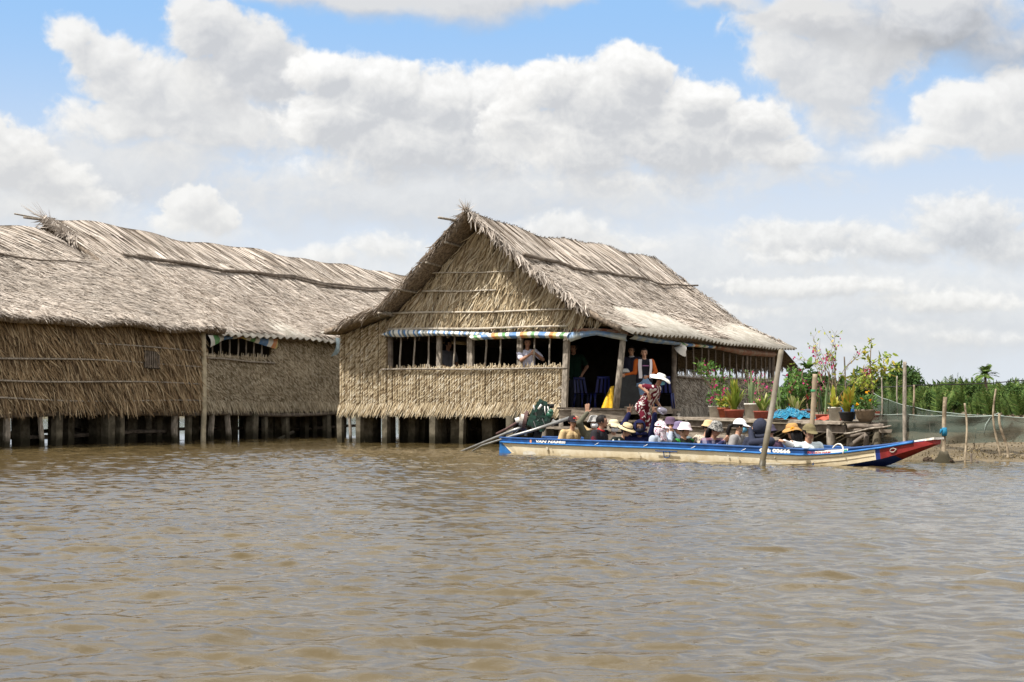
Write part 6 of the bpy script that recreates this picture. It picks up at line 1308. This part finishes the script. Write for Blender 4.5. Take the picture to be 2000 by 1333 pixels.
# ------------------------------------------------------------------ poles standing in the water and on the bank
def pole(label, top, base, Y0, Y1, r0, r1, m, joints=0, wob=.01, group=None, name='mooring_pole', cat='pole', z0=-.6):
    a = at(base[0], base[1], Y0); b = at(top[0], top[1], Y1); d = (b-a).normalized(); a = a+d*(-.5); g = G(); n = 26; pts = []; rad = []
    for i in range(n+1):
        t = i/n; pts.append(a.lerp(b, t)+Vector((wob*math.sin(t*4+base[0]), 0, 0))*math.sin(math.pi*t)); rr = r0+(r1-r0)*t; rad.append(rr*(1.10 if joints and i % joints == 0 else 1))
    g.tube(pts, rad, 10); return tag(g.build(name, m, None, True), label, cat, group)
M_BAM1 = mat('grey_bamboo', (.30, .275, .24), .6, .2, .0, 2.2, col2=(.19, .165, .125), tide=.75, tidecol=(.12, .10, .065)); M_BAM2 = mat('tan_bamboo', (.36, .28, .19), .6, .35, .0, 2.5, col2=(.25, .19, .13)); M_PALEP = mat('pale_peeling_pole', (.38, .31, .22), .8, .2, .0, 7, col2=(.14, .105, .07))
mp = pole('thick leaning grey bamboo mooring pole in front of the boat', (1526, 684), (1488, 911), 25.62, 25.9, .052, .044, M_BAM1, 5)
g = G(); a = at(1488, 911, 25.6); g.tube([a+Vector((-.03, 0, -.2)), a+Vector((.02, .0, .10))], [.058, .057], 10); wl = g.build('wet_base', mat('wet_bamboo', (.06, .05, .03), .5, .4), mp, True)
pole('thinner tan bamboo pole behind the olive capped man', (1592, 731), (1582, 880), 30.6, 30.6, .052, .05, M_BAM2, 6)
g = G(); a = at(1589, 763, 30.6); g.tube([a+Vector((0, 0, -.02)), a+Vector((0, 0, .02))], .056, 10); tag(g.build('green_tie', mat('green_cord', (.08, .30, .14), .7), None), 'green cord tied round the thinner bamboo pole', 'cord')
grp = 'poles standing along the right bank'
pole('tall dark post rising highest beyond the deck’s right end', (1767, 707), (1768, 898), 30.2, 30.2, .042, .036, M_POLE, 0, .01, grp, 'bank_pole')
pole('thin straight stake just left of the tallest bank post', (1752, 735), (1754, 850), 33.5, 33.5, .018, .015, M_POLE, 0, .02, grp, 'bank_pole')
pole('crooked thin pole carrying the wire', (1785, 752), (1793, 862), 33, 33, .028, .02, M_PALEP, 0, .06, grp, 'bank_pole')
pole('thin pole standing among the bougainvillea twigs', (1649, 697), (1651, 815), 34.5, 34.5, .02, .016, M_POLED, 0, .02, grp, 'bank_pole')
pole('thin stake beside the small yellow leaved tree', (1722, 738), (1720, 850), 33.6, 33.6, .02, .015, M_POLE, 0, .03, grp, 'bank_pole')
bp = pole('pale peeling post with a blue tie and mud at its foot', (1846, 776), (1842, 905), 27.5, 27.6, .043, .036, M_PALEP, 0, .01, grp, 'bank_pole')
g = G(); a = at(1844.5, 842, 27.5); g.tube([a+Vector((0, 0, -.09)), a+Vector((0, 0, -.02)), a+Vector((0, 0, .06))], [.044, .052, .042], 12); g.tube([a+Vector((-.06, -.02, .03)), a+Vector((-.085, -.03, -.05))], [.02, .012], 6); g.build('blue_tie', mat('blue_rag', (.02, .17, .30), .8, .2, .2, 20), bp, True)
g = G(); a = at(1843, 906, 27.55); g.lathe([(.001, .22), (.07, .20), (.11, .10), (.19, .02), (.22, -.06), (.10, -.2)], (a.x, a.y, 0), 16); g.build('mud_foot', M_CONC, bp, True)
pole('dark stake with knotted top by the net', (1884, 788), (1889, 908), 27.3, 27.4, .022, .017, M_PALEP, 0, .05, grp, 'bank_pole')
pole('short stump beside the dark knotted stake', (1897, 886), (1897, 907), 27.2, 27.2, .025, .018, M_POLED, 0, 0, grp, 'bank_pole'); pole('short low stump right of the dark knotted stake', (1908, 900), (1909, 909), 27.1, 27.1, .028, .024, M_POLED, 0, 0, grp, 'bank_pole')
pole('thin bent branch post near the right edge, left one of the pair', (1945, 760), (1949, 905), 28.3, 28.3, .026, .016, M_PALEP, 0, .10, grp, 'bank_pole'); pole('thick curved branch post near the right edge, right one of the pair', (1952, 808), (1957, 902), 28.2, 28.2, .03, .022, M_PALEP, 0, -.12, grp, 'bank_pole')
pole('pale stub post half way up the mud bank', (1906, 836), (1901, 875), 29.2, 29.2, .02, .016, M_PALEP, 0, .0, grp, 'bank_pole')
g = G(); g.tube([at(1786, 753, 33), at(1830, 752, 33.5), at(1880, 751, 34), at(1935, 749, 34.5), at(2010, 742, 35.5), at(2200, 735, 37)], .012, 5); tag(g.build('overhead_wire', mat('black_wire', (.03, .03, .03), .6), None, True), 'black wire running from the crooked pole to the right edge', 'wire')
g = G(); g.tube([at(1528, 733, 45), at(1570, 741, 45), at(1640, 752, 45), at(1720, 757, 44.5), at(1786, 754, 33)], .014, 5); tag(g.build('overhead_wire', mat('black_wire', (.03, .03, .03), .6), None, True), 'black wire sagging behind the plants to the crooked pole', 'wire')
# ------------------------------------------------------------------ net fence
def fence():
    m = bpy.data.materials.new('green_net_mesh'); m.use_nodes = True; T = NT(m.node_tree); b = T.n['Principled BSDF']; b.inputs['Roughness'].default_value = .9
    tc = T.new('ShaderNodeTexCoord'); nz = T.noise(tc.outputs['Object'], 3, 4, .6); T.put(b.inputs['Base Color'], T.mix(nz.outputs[0], (.026, .040, .030, 1), (.062, .084, .066, 1)))
    tr = T.new('ShaderNodeBsdfTransparent'); mx = T.new('ShaderNodeMixShader'); T.put(mx.inputs[0], T.smooth(nz.outputs[0], .3, .7, .62, .80)); T.l.new(tr.outputs[0], mx.inputs[1]); T.l.new(b.outputs[0], mx.inputs[2]); T.l.new(mx.outputs[0], T.n['Material Output'].inputs[0])
    mc = mat('pale_cord', (.28, .33, .30), .7)
    def net(name, label, tops, bots):
        t = thing(name, label, 'net fence', tops[len(tops)//2]*1.0)
        def lp(P, a): x = a*(len(P)-1); i = min(int(x), len(P)-2); return P[i].lerp(P[i+1], x-i)
        g = G(); g.grid(lambda a, b: lp(tops, a).lerp(lp(bots, a), b)+Vector((0, .05*math.sin(a*37+b*3)+.04*math.sin(b*9+a*11), -.025*abs(math.sin(a*math.pi*(len(tops)-1)))*(1-b))), 90, 10); g.build('netting', m, t, True)
        g = G(); g.tube([lp(tops, a)-ZD*.025*abs(math.sin(a*math.pi*(len(tops)-1))) for a in np.linspace(0, 1, 60)], .007, 5); g.build('top_cord', mc, t, True)
    net('net_fence', 'grey green net fence strung low along the right mud bank', [at(1690, 807, 31.5), at(1768, 809, 30.3), at(1850, 812, 29.2), at(1945, 812, 28.6), at(2060, 816, 28.2), at(2400, 826, 27.5)], [at(1700, 872, 31.5), at(1768, 870, 30.3), at(1850, 868, 29.2), at(1945, 864, 28.6), at(2060, 864, 28.2), at(2400, 868, 27.5)])
    net('net_fence', 'grey green net sloping down from the small yellow leaved tree, behind the low net', [at(1706, 768, 34), at(1735, 781, 33.7), at(1785, 795, 33), at(1850, 806, 32), at(1960, 812, 31)], [at(1706, 850, 34), at(1735, 850, 33.7), at(1785, 848, 33), at(1850, 845, 32), at(1960, 840, 31)])
    g = G(); g.tube([at(1922, 848, 28.7), at(1925, 830, 28.7), at(1935, 815, 28.7), at(1950, 807, 28.7), at(1955, 812, 28.7)], .009, 5); tag(g.build('loose_cord', mc, None, True), 'loose pale cord curling over the net beside the branch posts', 'cord')
fence()
# ------------------------------------------------------------------ mud bank and far shore
def land():
    m = bpy.data.materials.new('mud_bank'); m.use_nodes = True; T = NT(m.node_tree); b = T.n['Principled BSDF']; b.inputs['Roughness'].default_value = .85
    tc = T.new('ShaderNodeTexCoord'); n1 = T.noise(tc.outputs['Object'], 1.2, 5, .65); n2 = T.noise(tc.outputs['Object'], 14, 4, .7); col = T.ramp(n1.outputs[0], [(.3, (.085, .062, .032)), (.5, (.14, .105, .06)), (.72, (.21, .165, .105))]); col = T.mix(T.smooth(n2.outputs[0], .4, .62, 0, .55), col, (.05, .04, .02, 1)); T.put(b.inputs['Base Color'], col)
    bn = T.new('ShaderNodeBump'); bn.inputs['Strength'].default_value = .8; bn.inputs['Distance'].default_value = .05; T.put(bn.inputs['Height'], n2.outputs[0]); T.put(b.inputs['Normal'], bn.outputs[0])
    xs = np.concatenate([np.arange(2, 20, .12), np.arange(20, 160, 2.5)]); ys = np.concatenate([np.arange(25, 40, .10), np.arange(40, 300, 4.)]); X, Y = np.meshgrid(xs, ys)
    shore = 27.75+.10*np.sin(X*1.3)+.06*np.sin(X*3.7+1)+np.clip(7.9-X, 0, 9)*2.4; d = Y-shore
    Z = np.where(d < 3.5, d*.13, .455+np.minimum((d-3.5)*.03, .18)); Z = np.maximum(Z, -1.5)+.02*np.sin(X*4+Y*2)*np.clip(d, 0, 1)+.012*np.sin(X*11-Y*7)*np.clip(d+.2, 0, 1)
    ny, nx = X.shape; idx = np.arange(nx*ny).reshape(ny, nx); F = np.stack([idx[:-1, :-1], idx[:-1, 1:], idx[1:, 1:], idx[1:, :-1]], -1).reshape(-1, 4)
    o = mesh_np('mud_bank', np.stack([X, Y, Z], -1), F, m, smooth=True); o['kind'] = 'structure'
    xs = np.linspace(-500, 500, 200); ys = np.array([228, 232, 240, 320, 900, 3000.]); X, Y = np.meshgrid(xs, ys); Z = np.interp(Y, [228, 232, 240, 3000], [-.4, .35, .6, 1.0])+.1*np.sin(X*.3); ny, nx = X.shape; idx = np.arange(nx*ny).reshape(ny, nx); F = np.stack([idx[:-1, :-1], idx[:-1, 1:], idx[1:, 1:], idx[1:, :-1]], -1).reshape(-1, 4)
    o = mesh_np('far_shore_ground', np.stack([X, Y, Z], -1), F, m, smooth=True); o['kind'] = 'structure'
    n = 3200; r = np.random.default_rng(9); X = r.uniform(5.5, 14, n); sh = 27.75+np.clip(7.9-X, 0, 9)*2.4; d = np.abs(r.normal(0, 1.0, n))*1.3+.15; Y = sh+d; P = np.stack([X, Y, np.minimum(d*.13, .455+np.minimum((d-3.5)*.03, .18))+.01], 1); D = unit(r.normal(0, .6, (n, 3))+ZA*.8)
    V, Fc = blades(P, D, unit(r.normal(0, 1, (n, 3))), r.uniform(.02, .06, n), r.uniform(.008, .02, n), 0, .4); o = mesh_np('bank_stubble', V, Fc, island_mat('bank_stubble_dry', [(0, (.06, .045, .02)), (.7, (.17, .125, .06)), (1, (.25, .20, .10))], big=.1)); o['kind'] = 'stuff'; o['label'] = 'dry brown stubble and roots on the mud bank'; o['category'] = 'stubble'
    r = np.random.default_rng(15)
    for (px, py, Y_, sz) in ((1812, 897, 28.0, .10), (1820, 899, 27.8, .06), (1857, 908, 27.4, .05)):
        g = G(); a = at(px, py, Y_); g.ell((a.x, a.y, .02), (sz, sz*.7, sz*.55), None, 9, 6); g.V = [tuple(np.array(v)+r.normal(0, sz*.10, 3)) for v in g.V]; tag(g.build('mud_clod', M_SOIL), 'dark mud clod at the waterline near the blue tied post', 'mud clod', 'mud clods at the waterline')
land()
# ------------------------------------------------------------------ trees of the far bank
M_NIPA = island_mat('nipa_leaf', [(0, (.035, .075, .018)), (.45, (.075, .135, .03)), (.85, (.135, .20, .045)), (1, (.21, .21, .08))], big=.25, bscale=.25, leaf=.15); M_TREE = island_mat('mangrove_leaf', [(0, (.018, .042, .010)), (.5, (.04, .082, .018)), (1, (.085, .135, .03))], big=.3, bscale=.5, leaf=.12); M_TRUNK = mat('tree_trunk', (.16, .12, .09), .9)
def frond(r, base, az, L, rise, droop, nl, lw, ll, sp=.9):
    """one palm frond: rib plus two rows of leaflets"""
    hd = np.array([math.cos(az), math.sin(az), 0]); t = np.linspace(.12, 1, nl); x = L*t*math.cos(rise); z = L*t*math.sin(rise)-droop*L*t**2.2; P = np.array(base)+hd*x[:, None]+ZA*z[:, None]; T_ = unit(np.gradient(P, axis=0)); S = np.cross(T_, ZA); S = unit(S+1e-6); parts = []
    for sg in (-1, 1):
        D = unit(T_*.75+S*sg*sp-ZA*.25+r.normal(0, .08, P.shape)); ln = ll*np.sin(np.pi*np.clip(t*.85+.12, 0, 1))*r.uniform(.85, 1.1, nl); parts.append(blades(P, D, unit(np.cross(D, S*sg)+ZA*.3), ln, lw, 0, .15))
    w = np.full(nl, .03*L/3); parts.append(blades(P[:-1], T_[:-1], unit(np.cross(T_[:-1], S[:-1])), np.linalg.norm(np.diff(P, axis=0), axis=1)*1.1, w[:-1], 0, .9)); return join(parts)
def trees():
    r = np.random.default_rng(41)
    def clump(): return join([frond(r, (r.normal(0, .3), r.normal(0, .3), 0), r.uniform(0, 6.28), r.uniform(3.2, 4.9), r.uniform(1.15, 1.52), r.uniform(.03, .22), 20, .10, .85) for _ in range(12)])
    protos = []
    for k in range(4):
        root = thing('nipa_palm', '', 'palm'); V, F = clump(); mesh_np('fronds', V, F, M_NIPA, root, local=True); g = G()
        for i in range(5): a = i*1.3; g.tube([(0, 0, -.2), (.25*math.cos(a), .25*math.sin(a), .7)], [.10, .05], 6)
        g.build('stem_base', M_TRUNK, root, True, local=True); protos.append(root)
    spots = [(px, r.uniform(150, 185), r.uniform(.68, 1.0)) for px in np.arange(1545, 2240, 12.5)]+[(px, r.uniform(120, 145), r.uniform(.6, .85)) for px in []]+[(px, r.uniform(56, 95), r.uniform(.15, .38)) for px in np.arange(1715, 2230, 8.5)]+[(px, r.uniform(85, 115), r.uniform(.46, .62)) for px in (1762, 1800, 1838, 1872, 1896, 1968, 1990, 2030)]
    for i, (px, Y, s) in enumerate(spots):
        base = protos[i % 4]; o = base if i < 4 else base.copy()
        if i >= 4:
            COL.objects.link(o)
            for ch in base.children: c = ch.copy(); COL.objects.link(c); c.parent = o
        o.location = ((px-1000+r.normal(0, 4))/FPX*Y, Y, .6); o.rotation_euler = (0, 0, r.uniform(0, 6.28)); o.scale = (s,)*3; o['label'] = 'bushy green nipa palm clump in the line beyond the mud bank'; o['group'] = 'nipa palms beyond the bank'
    # rounder broadleaf mangroves
    def crown(n, rad): 
        P = []
        for _ in range(9): P.append(leaf_cloud(r, n//9, (r.normal(0, rad*.5), r.normal(0, rad*.5), 2.2+abs(r.normal(0, .8))), (rad*.55, rad*.55, rad*.5), .34, .20))
        return join(P)
    trp = []
    for k in range(3):
        root = thing('mangrove_tree', '', 'tree'); V, F = crown(1500, 1.5); mesh_np('crown', V, F, M_TREE, root, local=True); g = G(); g.tube([(0, 0, -.3), (.1, 0, 1.2), (0, .1, 2.6)], [.14, .10, .05], 7)
        for i in range(4): g.tube([(.05, 0, 1.2+.2*i), (.9*math.cos(i*1.6), .9*math.sin(i*1.6), 2.3)], [.06, .03], 5)
        g.build('trunk', M_TRUNK, root, True, local=True); trp.append(root)
    for i, (px, Y, s) in enumerate([(1778, 118, .86), (1750, 130, .95), (1908, 80, .36), (1990, 84, .42), (1735, 70, .30), (1812, 75, .27), (1862, 66, .22), (1958, 72, .28), (2040, 70, .30), (1600, 160, 1.1), (1690, 140, .9), (2110, 95, .6)]):
        base = trp[i % 3]; o = base if i < 3 else base.copy()
        if i >= 3:
            COL.objects.link(o)
            for ch in base.children: c = ch.copy(); COL.objects.link(c); c.parent = o
        o.location = ((px-1000)/FPX*Y, Y, .5); o.rotation_euler = (0, 0, r.uniform(0, 6.28)); o.scale = (s,)*3; o['label'] = 'dark round leafed mangrove among the nipa palms beyond the bank'; o['group'] = 'mangrove trees beyond the bank'
    Y = 150; root = thing('coconut_palm', 'single coconut palm rising above the treeline near the right edge', 'palm', at(1925, 805, Y)); top = at(1924, 733, Y); V, F = join([frond(r, top, r.uniform(0, 6.28), r.uniform(1.2, 1.75), r.uniform(-.1, 1.4), r.uniform(.25, .6), 16, .09, .45) for _ in range(30)]); mesh_np('crown', V, F, M_NIPA, root); g = G(); b = at(1926, 806, Y); g.tube([b, b.lerp(Vector(top), .5)+Vector((.1, 0, 0)), Vector(top)], [.2, .15, .12], 8); g.build('trunk', M_TRUNK, root, True)
    # wood that closes the view behind, one mass
    n = 30000; X = r.uniform(25, 150, n); Y = r.uniform(185, 225, n); top = 2.6+.8*np.sin(X*.35)+.6*np.sin(X*.9+2)+.5*np.sin(X*2.1); Z = .4+r.uniform(0, 1, n)**.7*top; D = unit(r.normal(0, .5, (n, 3))+ZA*.7)
    V, F = blades(np.stack([X, Y, Z], 1), D, unit(r.normal(0, .5, (n, 3))+np.array([-.2, -.9, .3])), r.uniform(.5, 1.2, n), r.uniform(.2, .4, n), 0, .2); o = mesh_np('far_wood', V, F, M_TREE); o['kind'] = 'stuff'; o['label'] = 'dense green wood closing the view behind the palms'; o['category'] = 'wood'
    n = 24000; X = r.uniform(-160, 30, n); Y = r.uniform(236, 262, n); Z = .4+r.uniform(0, 1, n)**.7*(2.2+.7*np.sin(X*.4)+.5*np.sin(X*1.1)); D = unit(r.normal(0, .5, (n, 3))+ZA*.7)
    V, F = blades(np.stack([X, Y, Z], 1), D, unit(r.normal(0, .5, (n, 3))+np.array([-.2, -.9, .3])), r.uniform(.5, 1.2, n), r.uniform(.25, .5, n), 0, .2); o = mesh_np('far_shore_wood', V, F, M_TREE); o['kind'] = 'stuff'; o['label'] = 'low wood on the far shore seen between the house piles'; o['category'] = 'wood'
trees()
